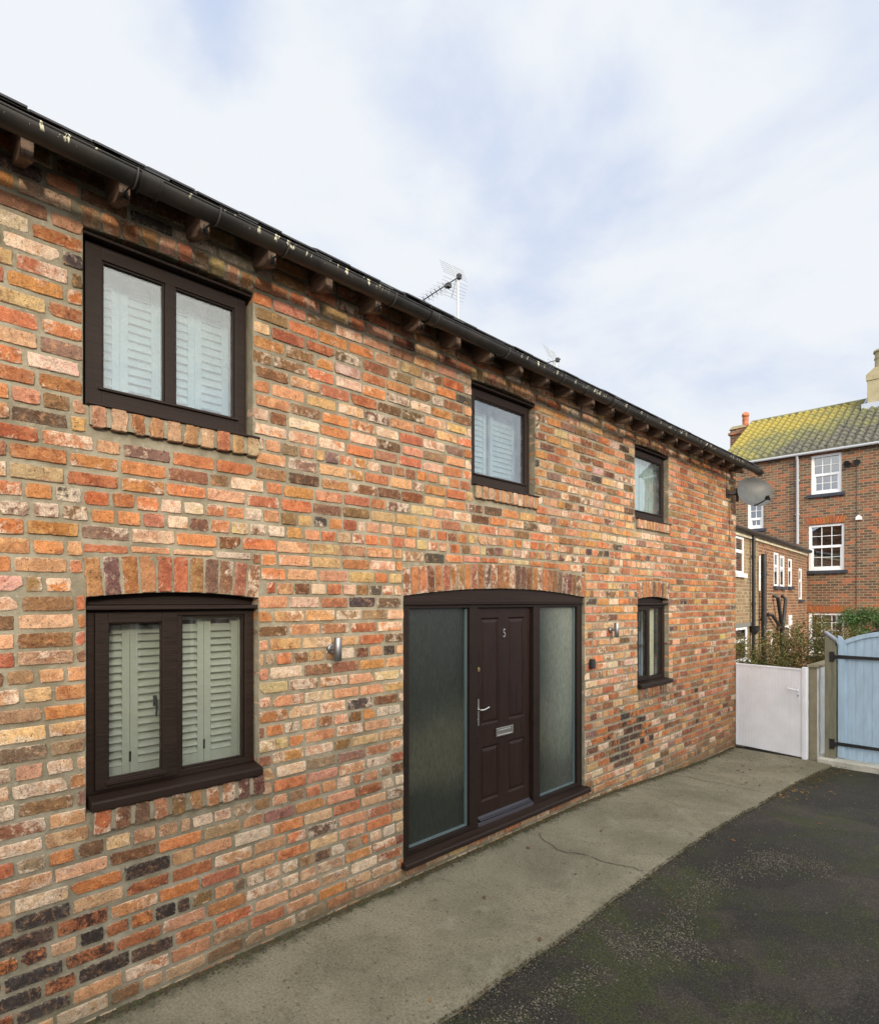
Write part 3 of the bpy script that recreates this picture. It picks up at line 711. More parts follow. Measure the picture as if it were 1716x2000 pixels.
rb.tube([(-6.5,RY0,rz(-6.5)+.02),(-6.5,RY1,rz(-6.5)+.02)],.07,8)
rb.build('roof',SLATE,house)
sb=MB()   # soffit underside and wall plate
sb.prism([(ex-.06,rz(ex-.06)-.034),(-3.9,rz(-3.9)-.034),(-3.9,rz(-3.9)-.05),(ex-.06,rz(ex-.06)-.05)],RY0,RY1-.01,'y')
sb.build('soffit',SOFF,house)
for k in range(-8,24):
    y=.616+.418*k; b=MB(); hw=.026; xa=-3.300
    b.prism([(xa,4.372),(xa,4.262),(xa-.010,4.250),(-3.52,4.318),(-3.62,4.36),(-3.62,4.60),(-3.34,4.43)],y-hw,y+hw,'y')
    b.build('rafter',RAFT,house,bevel=.003)
# gutter
GUT=bpy.data.materials.new('flaking_black_gutter'); GUT.use_nodes=True; t=GUT.node_tree; bs=t.nodes['Principled BSDF']
v=N(t,'ShaderNodeTexCoord').outputs['Object']; g_=N(t,'ShaderNodeNewGeometry'); nsx=N(t,'ShaderNodeSeparateXYZ'); t.links.new(g_.outputs['Position'],nsx.inputs[0])
gm_=N(t,'ShaderNodeMapping'); gm_.inputs['Scale'].default_value=(9,26,9); t.links.new(v,gm_.inputs[0]); gmv=gm_.outputs[0]
msk=ss(t,nsx.outputs[2],4.284,4.300)
ch=math_(t,'MULTIPLY',ss(t,nz(t,gmv,1,4,.65,.3),.59,.60),ss(t,nz(t,v,1.1,2,.5),.46,.56))
mcv=N(t,'ShaderNodeMapping'); mcv.inputs['Scale'].default_value=(1,1,.5); t.links.new(v,mcv.inputs[0])
colg=mixc(t,ss(t,nz(t,v,5,5,.6),.3,.7),(.014,.014,.014),(.032,.028,.025))
colg=mixc(t,math_(t,'MULTIPLY',ch,msk),colg,(.55,.53,.40))
t.links.new(colg,bs.inputs['Base Color']); bs.inputs['Roughness'].default_value=.42; bs.inputs['Specular IOR Level'].default_value=.3
GX,GZ,GR=-3.165,4.316,.057
gb=MB()
def half(yc0,yc1,r,mb):
    n=14; i=len(mb.v)
    for yy in (yc0,yc1):
        for rr in (r,r-.004):
            for k in range(n+1):
                a=pi+pi*k/n; mb.v.append((GX+rr*cos(a),yy,GZ+rr*sin(a)))
    m_=n+1
    for k in range(n):
        mb.face((i+k,i+k+1,i+2*m_+k+1,i+2*m_+k)); mb.face((i+m_+k+1,i+m_+k,i+3*m_+k,i+3*m_+k+1))
        for e in (0,2*m_): mb.face((i+e+k,i+e+m_+k,i+e+m_+k+1,i+e+k+1))
    for e in (0,n): mb.face((i+e,i+2*m_+e,i+3*m_+e,i+m_+e))
half(RY0,10.62,GR,gb)
# rolled front bead and stop end
gb.tube([(GX+GR,RY0,GZ+.002),(GX+GR,10.62,GZ+.002)],.006,8)
n=12; i=len(gb.v); gb.v+= [(GX+GR*cos(pi+pi*k/n),10.62,GZ+GR*sin(pi+pi*k/n)) for k in range(n+1)]; gb.face(range(i,i+n+1))
gut=gb.build('gutter',GUT,house,smooth=True)
for yj in (-1.0,1.10,3.10,5.75,8.3,10.55):
    b=MB(); half(yj-.045,yj+.045,GR+.007,b); half(yj-.052,yj-.040,GR+.011,b); half(yj+.040,yj+.052,GR+.011,b); b.build('gutter_joint',GUT,gut,smooth=True)
mbk=mat('bracket_grey',(.05,.048,.045),.55,metal=.2)
for k in (-6,-4,-2,1,2,3,5,6,8,10,11,13,14,16,18,20,22):
    y=.616+.418*k; b=MB()
    pts=[(GX+(GR+.005)*cos(a),y,GZ+(GR+.005)*sin(a)) for a in lin(2*pi+.1,pi+.5,12)]
    b.tube(pts,.0050,6); b.tube([pts[-1],(-3.290,y,GZ-.020),(-3.292,y,GZ-.045)],.0050,6)
    b.box(-3.2985,-3.290,y-.012,y+.012,GZ-.055,GZ-.005)
    b.build('gutter_bracket',mbk,gut,smooth=True)

# ------------------------------------------------------------------ windows
def D(mb,y0,y1,z0,z1,d0,d1,m=0): mb.box(XW-d1,XW-d0,y0,y1,z0,z1,m)
def ring(mb,y0,y1,z0,z1,wl,wr,wb,wt,d0,d1,m=0):
    D(mb,y0,y0+wl,z0,z1,d0,d1,m); D(mb,y1-wr,y1,z0,z1,d0,d1,m)
    D(mb,y0+wl,y1-wr,z0,z0+wb,d0,d1-.001,m); D(mb,y0+wl,y1-wr,z1-wt,z1,d0,d1-.001,m)
def bead(mb,y0,y1,z0,z1,w_,d0,d1):
    ring(mb,y0,y1,z0,z1,w_,w_,w_,w_,d0,d1)
def shutter(y0,y1,z0,z1,d,parent,pitch=.046,tilt=62,hinge=False):
    b=MB(); st=.042
    ring(b,y0+.001,y1-.001,z0,z1,st,st,.085,.075,d,d+.028)
    z=z0+.085+pitch*.5
    while z<z1-.075-pitch*.3:
        M=Matrix.Translation((XW-d-.014,0,z))@Matrix.Rotation(-radians(90-tilt),4,'Y')
        b.box(-.028,.028,y0+st+.001,y1-st-.001,-.0045,.0045,0,M) if False else b.box(-.0045,.0045,y0+st+.001,y1-st-.001,-.028,.028,0,M)
        z+=pitch
    if hinge: D(b,y1-.006,y1+.006,z0+.10,z0+.16,d-.004,d+.0,1)
    return b.build('shutter',[SHUT,BLK],parent,bevel=.0015)
def pane(y0,y1,z0,z1,d,parent,m=GL,name='pane'):
    b=MB(); D(b,y0,y1,z0,z1,d,d+.004); return b.build(name,m,parent)
def handle(y,z,d,parent,m=BLK):
    b=MB(); D(b,y-.010,y+.010,z-.03,z+.03,d-.008,d); 
    b.tube([(XW-d+.012,y,z+.01),(XW-d+.028,y,z+.005),(XW-d+.030,y,z-.05),(XW-d+.024,y,z-.085)],.006,8); return b.build('handle',m,parent,smooth=True)

def upper_window(key,lights,lbl,shut):
    o=OPEN[key]; y0,y1=o[0]+.008,o[1]-.006; z0,z1=3.232,4.120
    b=MB()
    ring(b,y0,y1,z0,z1+.06,.03,.03,.03,.09,.085,.135)                    # sub frame
    ring(b,y0+.018,y1-.014,z0+.012,z1,.082,.072,.105,.078,.062,.118)     # sash, nearly flush
    gy0,gy1,gz0,gz1=y0+.10,y1-.086,z0+.117,z1-.078
    if lights: m0,m1=lights; D(b,m0,m1,gz0,gz1,.060,.112)
    fr=b.build('window',WOODH,house,bevel=.003); tag(fr,lbl)
    b=MB(); segs=[(gy0,gy1)] if not lights else [(gy0,lights[0]),(lights[1],gy1)]
    for s in segs: bead(b,s[0],s[1],gz0,gz1,.010,.072,.09)
    b.build('glazing_bead',WOODH,fr,bevel=.002)
    for s in segs: pane(s[0]+.008,s[1]-.008,gz0+.008,gz1-.008,.088,fr,GLU)
    b=MB(); D(b,gy0-.02,gy1+.02,gz0-.012,gz0+.002,.048,.070); b.build('drip_bar',WOODH,fr,bevel=.003)
    b=MB(); b.prism([(XW-.085,z1+.004),(XW-.012,z1+.004),(XW-.010,z1+.018),(XW-.03,z1+.030),(XW-.085,z1+.034)],o[0]+.004,o[1]-.004,'y')
    b.build('drip_mould',WOODH,fr,bevel=.003)
    b=MB(); D(b,o[0]+.02,o[1]+.03,3.224,3.238,-.036,.08); b.build('window_sill',WOODH,fr,bevel=.003)
    for s in shut: shutter(s[0],s[1],3.29,4.09,.24,fr,pitch=.05,tilt=s[2])
    b=MB(); D(b,y0,y1,3.2,4.2,.60,.62); D(b,y0-.02,y0-.01,3.2,4.2,.14,.60); D(b,y1+.01,y1+.02,3.2,4.2,.14,.60); D(b,y0-.02,y1+.02,3.19,3.20,.14,.6)
    b.build('room_lining',DARK,fr)
    return fr
upper_window('w1',(1.332,1.390),'upstairs brown window with two lights above the shuttered ground floor one',[(.925,1.145,66),(1.145,1.362,66),(1.362,1.580,66),(1.580,1.80,66)])
upper_window('w2',None,'upstairs single light window above the front door',[(3.955,4.40,70),(4.46,4.85,70)])
w3=upper_window('w3',None,'small upstairs window with pale curtains nearest the far end',[])
def curtain(y0,y1,z0,z1,d,parent,m=CURT,amp=.012,fr=26):
    b=MB(); n=90
    for k in range(n+1):
        y=y0+(y1-y0)*k/n; x=XW-d+amp*sin(y*2*pi*fr*.5+1.5*sin(y*9))+amp*.4*noise.noise((y*20,0,0))
        b.v += [(x,y,z0),(x,y,z1)]
    for k in range(n): b.face((2*k,2*k+2,2*k+3,2*k+1))
    return b.build('curtain',m,parent,smooth=True)
curtain(7.0,7.38,3.26,4.1,.17,w3,amp=.014,fr=22); curtain(7.42,7.9,3.26,4.1,.18,w3,amp=.014,fr=20)

# ground floor window by the near corner
o=OPEN['gw']; b=MB()
ring(b,o[0]+.012,o[1]-.008,1.165,2.150,.055,.058,.04,.035,.060,.13)
D(b,1.385,1.425,1.205,2.115,.058,.125)
gw=b.build('window',WOODH,house,bevel=.003); tag(gw,'ground floor brown window with louvred shutters and one opening casement')
b=MB(); ring(b,.962,1.392,1.185,2.132,.064,.084,.052,.052,.035,.085); b.build('sash',WOOD,gw,bevel=.004)
b=MB(); bead(b,1.022,1.312,1.233,2.084,.010,.045,.07); bead(b,1.425,1.822,1.205,2.115,.012,.075,.10); b.build('glazing_bead',WOOD,gw,bevel=.002)
b=MB(); D(b,1.012,1.330,1.208,1.228,.022,.036); b.build('drip_bar',WOODH,gw,bevel=.003)
pane(1.03,1.304,1.24,2.077,.062,gw); pane(1.435,1.812,1.215,2.105,.092,gw)
b=MB(); b.prism([(XW-.13,1.11),(XW+.042,1.098),(XW+.046,1.104),(XW+.046,1.142),(XW+.036,1.150),(XW-.10,1.168),(XW-.13,1.168)],.925,1.895,'y'); b.build('window_sill',WOODH,gw,bevel=.003)
b=MB(); D(b,o[0]+.005,o[1]-.005,2.152,2.176,.008,.13); D(b,o[0]+.005,o[1]-.005,2.178,2.30,.085,.13); b.build('head_board',WOODH,gw,bevel=.003)
handle(1.298,1.62,.13,gw)
for k,(a,c_) in enumerate(((.955,1.175),(1.175,1.395),(1.395,1.605),(1.605,1.825))): shutter(a,c_,1.18,2.16,.165,gw,pitch=.044,tilt=48,hinge=k%2==0)
b=MB(); D(b,1.825,1.87,1.15,2.2,.15,.20); D(b,.90,.955,1.15,2.2,.15,.2); D(b,.9,1.88,1.14,1.18,.15,.2); b.build('shutter_frame',SHUT,gw)
b=MB(); D(b,.9,1.9,1.1,2.3,.62,.64); D(b,.88,.89,1.1,2.3,.2,.62); D(b,1.9,1.91,1.1,2.3,.2,.62); D(b,.88,1.91,1.11,1.12,.2,.62); D(b,.88,1.91,2.30,2.31,.12,.62); b.build('room_lining',DARK,gw)
# small ground floor window by the far corner
o=OPEN['sg']; b=MB()
ring(b,o[0]+.012,o[1]-.008,1.165,2.150,.050,.065,.04,.035,.060,.13); D(b,7.415,7.47,1.205,2.115,.058,.125)
sg=b.build('window',WOODH,house,bevel=.003); tag(sg,'narrow looking ground floor window with a cream curtain beyond the door')
b=MB(); ring(b,7.07,7.43,1.185,2.132,.058,.075,.052,.052,.035,.085); b.build('sash',WOOD,sg,bevel=.004)
b=MB(); bead(b,7.124,7.358,1.233,2.084,.010,.045,.07); bead(b,7.47,7.86,1.205,2.115,.012,.075,.10); b.build('glazing_bead',WOOD,sg,bevel=.002)
pane(7.13,7.352,1.24,2.077,.062,sg); pane(7.48,7.85,1.215,2.105,.092,sg)
b=MB(); b.prism([(XW-.13,1.11),(XW+.042,1.098),(XW+.046,1.104),(XW+.046,1.142),(XW+.036,1.150),(XW-.10,1.168),(XW-.13,1.168)],7.045,7.965,'y'); b.build('window_sill',WOODH,sg,bevel=.003)
b=MB(); D(b,o[0]+.005,o[1]-.005,2.152,2.176,.008,.13); D(b,o[0]+.005,o[1]-.005,2.178,2.30,.085,.13); b.build('head_board',WOODH,sg,bevel=.003)
handle(7.25,1.62,.13,sg)
shutter(7.10,7.42,1.18,2.16,.17,sg,pitch=.044,tilt=62); curtain(7.46,7.80,1.15,2.2,.16,sg,amp=.010,fr=18)
b=MB(); D(b,7.0,7.95,1.1,2.3,.62,.64); D(b,6.98,6.99,1.1,2.3,.14,.62); D(b,7.96,7.97,1.1,2.3,.14,.62); D(b,6.98,7.97,1.11,1.12,.14,.62); D(b,6.98,7.97,2.30,2.31,.14,.62); b.build('room_lining',DARK,sg)

# ------------------------------------------------------------------ entrance
o=OPEN['dr']
b=MB(); F0,F1=.034,.115
D(b,3.13,3.212,.165,2.168,F0,F1); D(b,3.935,4.045,.165,2.168,F0,F1); D(b,4.885,4.995,.165,2.168,F0,F1); D(b,5.690,5.785,.165,2.168,F0,F1)
for (a,c_) in ((3.212,3.935),(4.045,4.885),(4.995,5.690)):
    D(b,a,c_,2.140,2.166,F0+.001,F1)
for (a,c_) in ((3.212,3.935),(4.995,5.690)): D(b,a,c_,.166,.205,F0+.001,F1)
df=b.build('door_frame',WOOD,house,bevel=.003); tag(df,'dark brown entrance frame holding the door between two obscured side panes')
b=MB(); ys_=lin(3.132,5.783,30); top_=[(y,intr(o,y)-.002) for y in ys_]
b.prism([(3.132,2.184)]+[(p[0],p[1]) for p in top_]+[(5.783,2.184)],XW-.12,XW-.026,'x'); b.build('fascia_board',WOODH,df,bevel=.002)
b=MB(); D(b,3.132,5.783,2.170,2.182,.012,.12); b.build('head_drip',WOODH,df,bevel=.002)
b=MB(); b.prism([(XW-.12,.105),(XW+.050,.100),(XW+.056,.106),(XW+.056,.136),(XW+.046,.146),(XW-.034,.163),(XW-.12,.163)],3.10,5.835,'y'); b.build('door_sill',WOODH,df,bevel=.004)
# reeded obscured glass
OG=bpy.data.materials.new('reeded_obscured_glass'); OG.use_nodes=True; t=OG.node_tree; bs=t.nodes['Principled BSDF']
v=N(t,'ShaderNodeTexCoord').outputs['Object']; mpn=N(t,'ShaderNodeMapping'); mpn.inputs['Scale'].default_value=(1,170,18); t.links.new(v,mpn.inputs[0])
rn=nz(t,mpn.outputs[0],1,4,.7); 
bs.inputs['Base Color'].default_value=(.05,.062,.058,1)
sz=N(t,'ShaderNodeSeparateXYZ'); t.links.new(v,sz.inputs[0])
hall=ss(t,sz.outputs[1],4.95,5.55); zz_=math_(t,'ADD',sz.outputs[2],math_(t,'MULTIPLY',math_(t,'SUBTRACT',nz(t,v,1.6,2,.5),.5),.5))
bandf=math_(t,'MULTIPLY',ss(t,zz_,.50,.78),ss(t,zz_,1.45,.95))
inner=mixc(t,bandf,(.016,.020,.017),(.050,.052,.038))                     # dim hall behind the left pane, painted into the glass colour
inner=mixc(t,math_(t,'MULTIPLY',hall,math_(t,'ADD',.30,math_(t,'MULTIPLY',ss(t,zz_,.35,1.0),.7))),inner,(.125,.140,.118))   # lighter indoors behind the right pane, also painted in
col=mixc(t,.8,inner,mixc(t,ss(t,rn,.3,.7),(.55,.55,.55),(1.5,1.5,1.5)),'MULTIPLY')
t.links.new(col,bs.inputs['Base Color'])
bs.inputs['Roughness'].default_value=.26; bs.inputs['IOR'].default_value=1.5; bs.inputs['Specular IOR Level'].default_value=.6
bn=N(t,'ShaderNodeBump'); bn.inputs['Strength'].default_value=.6; bn.inputs['Distance'].default_value=.005; t.links.new(rn,bn.inputs['Height']); t.links.new(bn.outputs[0],bs.inputs['Normal'])
for (a,c_) in ((3.212,3.935),(4.995,5.690)):
    b=MB(); D(b,a+.004,c_-.004,.208,2.138,.085,.092); s_=b.build('side_pane',OG,df); tag(s_,'tall reeded side pane '+('left' if a<4 else 'right')+' of the door')
    b=MB(); D(b,c_-.022,c_-.001,.206,2.138,.066,.084,0); D(b,a+.001,c_-.023,.206,.222,.066,.084,0)
    b.build('glazing_strip',mat('pale_lit_bead',(.09,.125,.135),.4) if 'pale_lit_bead' not in bpy.data.materials else bpy.data.materials['pale_lit_bead'],df)  # edge beads coloured pale for the light along the pane edges
# the door leaf with four raised and fielded panels
b=MB(); dy0,dy1,dz0,dz1=4.052,4.878,.200,2.136; DF=.072
cols=[(4.130,4.395),(4.530,4.795)]; rows=[(.36,.86),(1.06,2.045)]
D(b,dy0,cols[0][0],dz0,dz1,DF,.115); D(b,cols[0][1],cols[1][0],dz0,dz1,DF,.115); D(b,cols[1][1],dy1,dz0,dz1,DF,.115)
for c0,c1 in cols:
    zz=dz0
    for r0,r1 in rows:
        D(b,c0,c1,zz,r0,DF+.0006,.115); zz=r1
        # recess moulding + fielded panel
        i=len(b.v); X=lambda d: XW-d
        def rect(m_,d): return [(X(d),c0+m_,r0+m_),(X(d),c1-m_,r0+m_),(X(d),c1-m_,r1-m_),(X(d),c0+m_,r1-m_)]
        levels=[rect(0,DF+.001),rect(.010,DF+.012),rect(.018,DF+.014),rect(.045,DF+.006)]
        for L_ in levels: b.v+=L_
        for q in range(3):
            for k in range(4): b.face((i+q*4+k,i+q*4+(k+1)%4,i+(q+1)*4+(k+1)%4,i+(q+1)*4+k))
        b.face((i+12,i+13,i+14,i+15))
    D(b,c0,c1,zz,dz1,DF+.0006,.115)
door=b.build('door',LEAF,house); tag(door,'dark mahogany four panel front door numbered 5')
b=MB(); b.prism([(XW-.071,.203),(XW-.030,.203),(XW-.028,.214),(XW-.050,.224),(XW-.071,.242)],4.075,4.860,'y'); b.build('weather_bar',mat('weather_bar_grey',(.024,.023,.030),.4),door,bevel=.003)
b=MB(); D(b,4.047,4.883,.163,.198,.03,.11); b.build('threshold_strip',mat('threshold_brown',(.05,.045,.055),.35),door,bevel=.003)
# letter plate
b=MB(); ly,lz=4.465,.965
ring(b,ly-.130,ly+.130,lz-.040,lz+.040,.024,.024,.013,.013,.060,.071); D(b,ly-.106,ly+.106,lz-.027,lz+.027,.067,.0712)
b.tube([(XW-.062,ly-.09,lz+.018),(XW-.062,ly+.09,lz+.018)],.003,6)
b.build('letter_plate',CHR,door,bevel=.002)
b=MB(); D(b,4.063,4.095,1.07,1.31,.064,.0725); b.tube([(XW-.066,4.079,1.215),(XW-.030,4.079,1.215)],.010,10); b.tube([(XW-.030,4.074,1.215),(XW-.026,4.115,1.213),(XW-.028,4.155,1.219),(XW-.030,4.195,1.228)],[.009,.008,.007,.0075],10)
b.tube([(XW-.065,4.079,1.12),(XW-.058,4.079,1.12)],.008,10)
b.build('handle',CHR,door,smooth=True)
b=MB(); b.tube([(XW-.073,4.082,1.58),(XW-.060,4.082,1.58)],.021,16); b.tube([(XW-.060,4.082,1.58),(XW-.056,4.082,1.58)],.012,12); b.build('lock',BRASS,door,smooth=True)
fc=bpy.data.curves.new('number','FONT'); fc.body='5'; fc.size=.115; fc.extrude=.003; fc.align_x='CENTER'; fc.align_y='CENTER'
fo=bpy.data.objects.new('tmp',fc); C.objects.link(fo); bpy.context.view_layer.update()
me=bpy.data.meshes.new_from_object(fo.evaluated_get(bpy.context.evaluated_depsgraph_get())); bpy.data.objects.remove(fo)
me.materials.clear(); me.materials.append(BRASS if False else CHR)
for vtx in me.vertices: vtx.co.x*=.78
no=bpy.data.objects.new('house_number',me); C.objects.link(no)
no.parent=door; no.location=(XW-.068,4.462,1.892); no.rotation_euler=(pi/2,0,pi/2)

# ------------------------------------------------------------------ fittings on the front
def wall_light(y,z,label):
    e=thing('wall_light',(XW,y,z),label,'wall light','steel wall lights either side of the door')
    b=MB(); b.tube([(XW,y,z),(XW+.018,y,z),(XW+.024,y,z)],[.033,.033,.026],24); b.tube([(XW+.02,y,z),(XW+.070,y,z)],.012,12); b.build('back_plate',STEEL,e,smooth=True)
    b=MB(); n=24; r=.0275; cx=XW+.088
    b.tube([(cx,y,z-.082),(cx,y,z-.078),(cx,y,z+.078),(cx,y,z+.082)],[r-.003,r,r,r-.003],n,caps=False); b.tube([(cx,y,z-.070),(cx,y,z+.070)],r-.004,n)
    b.build('lamp_tube',STEEL,e,smooth=True)
    return e
wall_light(2.435,1.865,'brushed steel up and down light beside the shuttered window')
wall_light(6.335,1.865,'brushed steel up and down light to the right of the door')
e=thing('key_safe',(XW,5.905,1.49),'small black key safe on bricks right of the entrance frame','key safe')
b=MB(); b.prism([(5.868,1.455),(5.876,1.447),(5.934,1.447),(5.942,1.455),(5.942,1.540),(5.928,1.556),(5.882,1.556),(5.868,1.540)],XW,XW+.045,'x'); b.build('case',BLK,e,bevel=.006)
b=MB(); b.prism([(5.876,1.458),(5.934,1.458),(5.934,1.515),(5.876,1.515)],XW+.0455,XW+.052,'x'); b.build('cover',mat('key_safe_rubber',(.02,.022,.03),.55),e,bevel=.004)

# satellite dish
e=thing('satellite_dish',(XW,10.12,3.93),'grey oval satellite dish on bracket under the far end of the eaves','satellite dish')
dc=Vector((-3.165,10.36,3.955)); fwd=(Vector((.75,-.66,.20))).normalized()
sx_=fwd.cross(Vector((0,0,1))).normalized(); up_=sx_.cross(fwd).normalized()
ROLL=radians(4); sx2=sx_*cos(ROLL)+up_*sin(ROLL); up2=-sx_*sin(ROLL)+up_*cos(ROLL)
b=MB(); nr,na=8,36; rw,rh=.300,.245
for side_ in (0,1):
    for i in range(nr+1):
        for j in range(na):
            r=i/nr; a=2*pi*j/na; d=-.055*(1-r*r)-side_*.006
            # slightly squared oval
            sq=1-.03*cos(4*a); b.v.append(tuple(dc+sx2*rw*r*sq*cos(a)+up2*rh*r*sq*sin(a)+fwd*d))
    o0=side_*(nr+1)*na
    for i in range(nr):
        for j in range(na):
            q=(o0+i*na+j,o0+i*na+(j+1)%na,o0+(i+1)*na+(j+1)%na,o0+(i+1)*na+j); b.face(q if not side_ else q[::-1])
for j in range(na):
    a=nr*na+j; c_=nr*na+(j+1)%na; o1=(nr+1)*na; b.face((a,c_,c_+o1,a+o1))
b.build('reflector',DISH,e,smooth=True)
b=MB(); foot=dc-up2*rh*.97-Vector((.709,.705,0))*.02; tip=dc+fwd*.24-up2*.185+Vector((.709,.705,0))*.075
b.tube([foot,foot+(tip-foot)*.5-up2*.012,tip],.011,8); b.build('feed_arm',BLK,e,smooth=True)
b=MB(); b.tube([tip+fwd*.03-up2*.005,tip-fwd*.02,tip-fwd*.055+up2*.008,tip-fwd*.075+up2*.01],[.020,.034,.036,.028],14); b.tube([tip+fwd*.02-up2*.02,tip-up2*.06+fwd*.01],.018,10); b.build('receiver',BLK,e,smooth=True)
b=MB(); b.tube([dc-fwd*.06,dc-fwd*.13,(XW+.06,10.2,3.93)],.018,10); b.box(XW,XW+.012,10.05,10.19,3.86,4.0); b.tube([(XW+.01,10.12,3.93),(XW+.12,10.2,3.93)],.02,10); b.tube([(XW+.12,10.2,3.80),(XW+.12,10.2,4.02)],.02,10)
b.build('mount',IRON,e,smooth=True)
b=MB(); b.tube([(XW+.008,10.07,3.9),(XW+.006,10.06,4.1),(XW+.01,10.03,4.3)],.004,6); b.tube([(XW+.02,10.12,3.86),(XW+.012,10.16,3.5),(XW+.010,10.2,3.1)],.004,6); b.build('cable',BLK,e)

# roof aerials
def aerial(base,zt,boom_dir,L,label,elements=8,drop=0):
    e=thing('tv_aerial',base,label,'tv aerial'); bx,by,bz=base
    b=MB(); b.tube([(bx,by,bz),(bx,by,zt+.03)],.018,8); b.build('mast',ALU,e,smooth=True)
    d=Vector(boom_dir).normalized(); s=d.cross(Vector((0,0,1))).normalized(); u=s.cross(d)
    o0=Vector((bx,by,zt)); b=MB(); b.tube([o0-d*.09,o0+d*L],.009,6)
    for k in range(elements):
        p=o0+d*(.34+(L-.36)*k/(elements-1)); 
        b.tube([p-u*.035-s*.035,p+u*.035+s*.035],.006,5); b.tube([p+u*.035-s*.035,p-u*.035+s*.035],.006,5)
        l=.15-.05*k/elements
        for zz in (.02,-.02): b.tube([p+u*zz-s*l,p+u*zz+s*l],.0018,4)
    b.box(-.04,.04,-.04,.04,-.03,.03,0,Matrix.Translation(o0+d*.24-u*.03)); b.box(-.03,.03,-.03,.03,-.035,.035,0,Matrix.Translation(o0-d*.03))
    b.build('boom',mat('aerial_dark',(.07,.07,.075),.5,metal=.5) if 'aerial_dark' not in bpy.data.materials else bpy.data.materials['aerial_dark'],e)
    b=MB()
    for sg_ in (1,-1):
        a=(u*sg_*.92-d*-.30).normalized() ; a=(u*sg_+d*.45).normalized(); h=o0+d*.04
        b.tube([h,h+a*.28],.009,6)
        for k in range(6):
            p=h+a*(.04+.048*k); b.tube([p-s*.25,p+s*.25],.0028,4)
    b.build('reflector',ALU,e)
    return e
aerial((-6.45,6.90,6.22),7.32,(-1.05,.12,-.0),1.12,'thin tv aerial on a tall mast above the middle of the roof')
aerial((-6.5,9.72,6.2),6.83,(-.9,-.1,0),.7,'short tv aerial just showing over the far roof edge',5)

# ------------------------------------------------------------------ gates and pier
e=thing('white_gate',(-3.0,10.4,-.18),'white boarded side gate between the brick house and the rendered pier','gate')
gx0,gy0,gx1,gy1=-3.492,10.475,-2.475,10.28
L=math.hypot(gx1-gx0,gy1-gy0); gd=Vector((gx1-gx0,gy1-gy0,0))/L; gn=Vector((gd.y,-gd.x,0))
GM=Matrix(((gd.x,-gn.x,0,gx0),(gd.y,-gn.y,0,gy0),(0,0,1,-.17),(0,0,0,1)))    # local x along gate, local y away from camera, z up
b=MB(); nb_=11; pw=(L-.0)/nb_; H_=1.315
for k in range(nb_):
    x=k*pw
    for (a,c_,d) in ((.0,.004,.005),(.004,pw*.5-.002,0),(pw*.5-.002,pw*.5+.002,.0035),(pw*.5+.002,pw-.002,0),(pw-.002,pw,.005)):
        b.box(x+a,x+c_,d,.03,0,H_,0,GM)
b.build('panel',WGATE,e)
b=MB(); b.box(-.0,L,-.008,.036,H_+.001,H_+.026,0,GM); b.box(0,.035,-.006,-.0005,0,H_,0,GM); b.build('top_rail',WGATE,e,bevel=.003)
b=MB(); b.box(L+.002,L+.062,-.03,.05,-.02,H_+.055,0,GM); b.build('gate_post',WGATE,e,bevel=.004)
b=MB(); b.box(L-.075,L-.045,-.012,-.001,H_-.46,H_-.24,0,GM); b.tube([GM@Vector((L-.06,-.01,H_-.30)),GM@Vector((L-.06,-.045,H_-.30)),GM@Vector((L-.09,-.05,H_-.298)),GM@Vector((L-.20,-.05,H_-.285))],.009,8); b.build('handle',WGATE,e,smooth=True)
b=MB(); b.tube([GM@Vector((L-.06,-.0125,H_-.385)),GM@Vector((L-.06,-.0135,H_-.385))],.010,12); b.box(L-.063,L-.057,-.0138,-.0125,H_-.41,H_-.385,0,GM); b.build('keyhole',IRON,e)

e=thing('garden_wall',(-2.35,10.6,-.2),'low rendered garden wall end painted white on its lane side','wall')
b=MB(); b.box(-2.415,-2.300,10.36,16,-.3,1.195); b.build('wall_end',REND,e,bevel=.008)
b=MB(); i=0; ny_=60; nz_=24
ys_=lin(10.345,12.5,ny_); zs_=lin(-.22,1.19,nz_)
for z in zs_:
    for y in ys_: b.v.append((-2.288+.008*noise.noise((y*6,z*5,0))+.006*noise.noise((y*20,z*20,0))+(.03 if z<-.1 else 0)*max(0,noise.noise((y*5,0,9))+.4),y+(.006*noise.noise((0,z*9,1)) if y<10.36 else 0),z))
for k in range(nz_-1):
    for j in range(ny_-1): b.face((k*ny_+j,k*ny_+j+1,(k+1)*ny_+j+1,(k+1)*ny_+j))
for k in range(nz_-1):   # edge return
    i=len(b.v); a=b.v[k*ny_]; c_=b.v[(k+1)*ny_]; b.v+=[a,c_,(-2.302,c_[1]+.01,c_[2]),(-2.302,a[1]+.01,a[2])]; b.face((i,i+1,i+2,i+3))
b.build('painted_face',WREND,e,smooth=True)
b=MB(); b.prism([(-2.435,1.197),(-2.275,1.197),(-2.275,1.225),(-2.355,1.245),(-2.435,1.232)],10.335,16,'y'); b.build('coping',REND,e,bevel=.006)

e=thing('timber_gate_post',(-2.12,10.42,-.15),'weathered greenish timber gate post with a sloping lead cap','gate post')
b=MB(); b.prism([(-2.205,-.2),(-2.072,-.2),(-2.072,1.60),(-2.205,1.72)],10.36,10.50,'y'); b.build('post',POSTW,e,bevel=.004)
b=MB(); b.prism([(-2.212,1.685),(-2.212,1.740),(-2.205,1.750),(-2.045,1.622),(-2.035,1.560),(-2.043,1.556),(-2.062,1.600),(-2.206,1.722)],10.345,10.512,'y'); b.build('lead_cap',LEAD,e,bevel=.004)

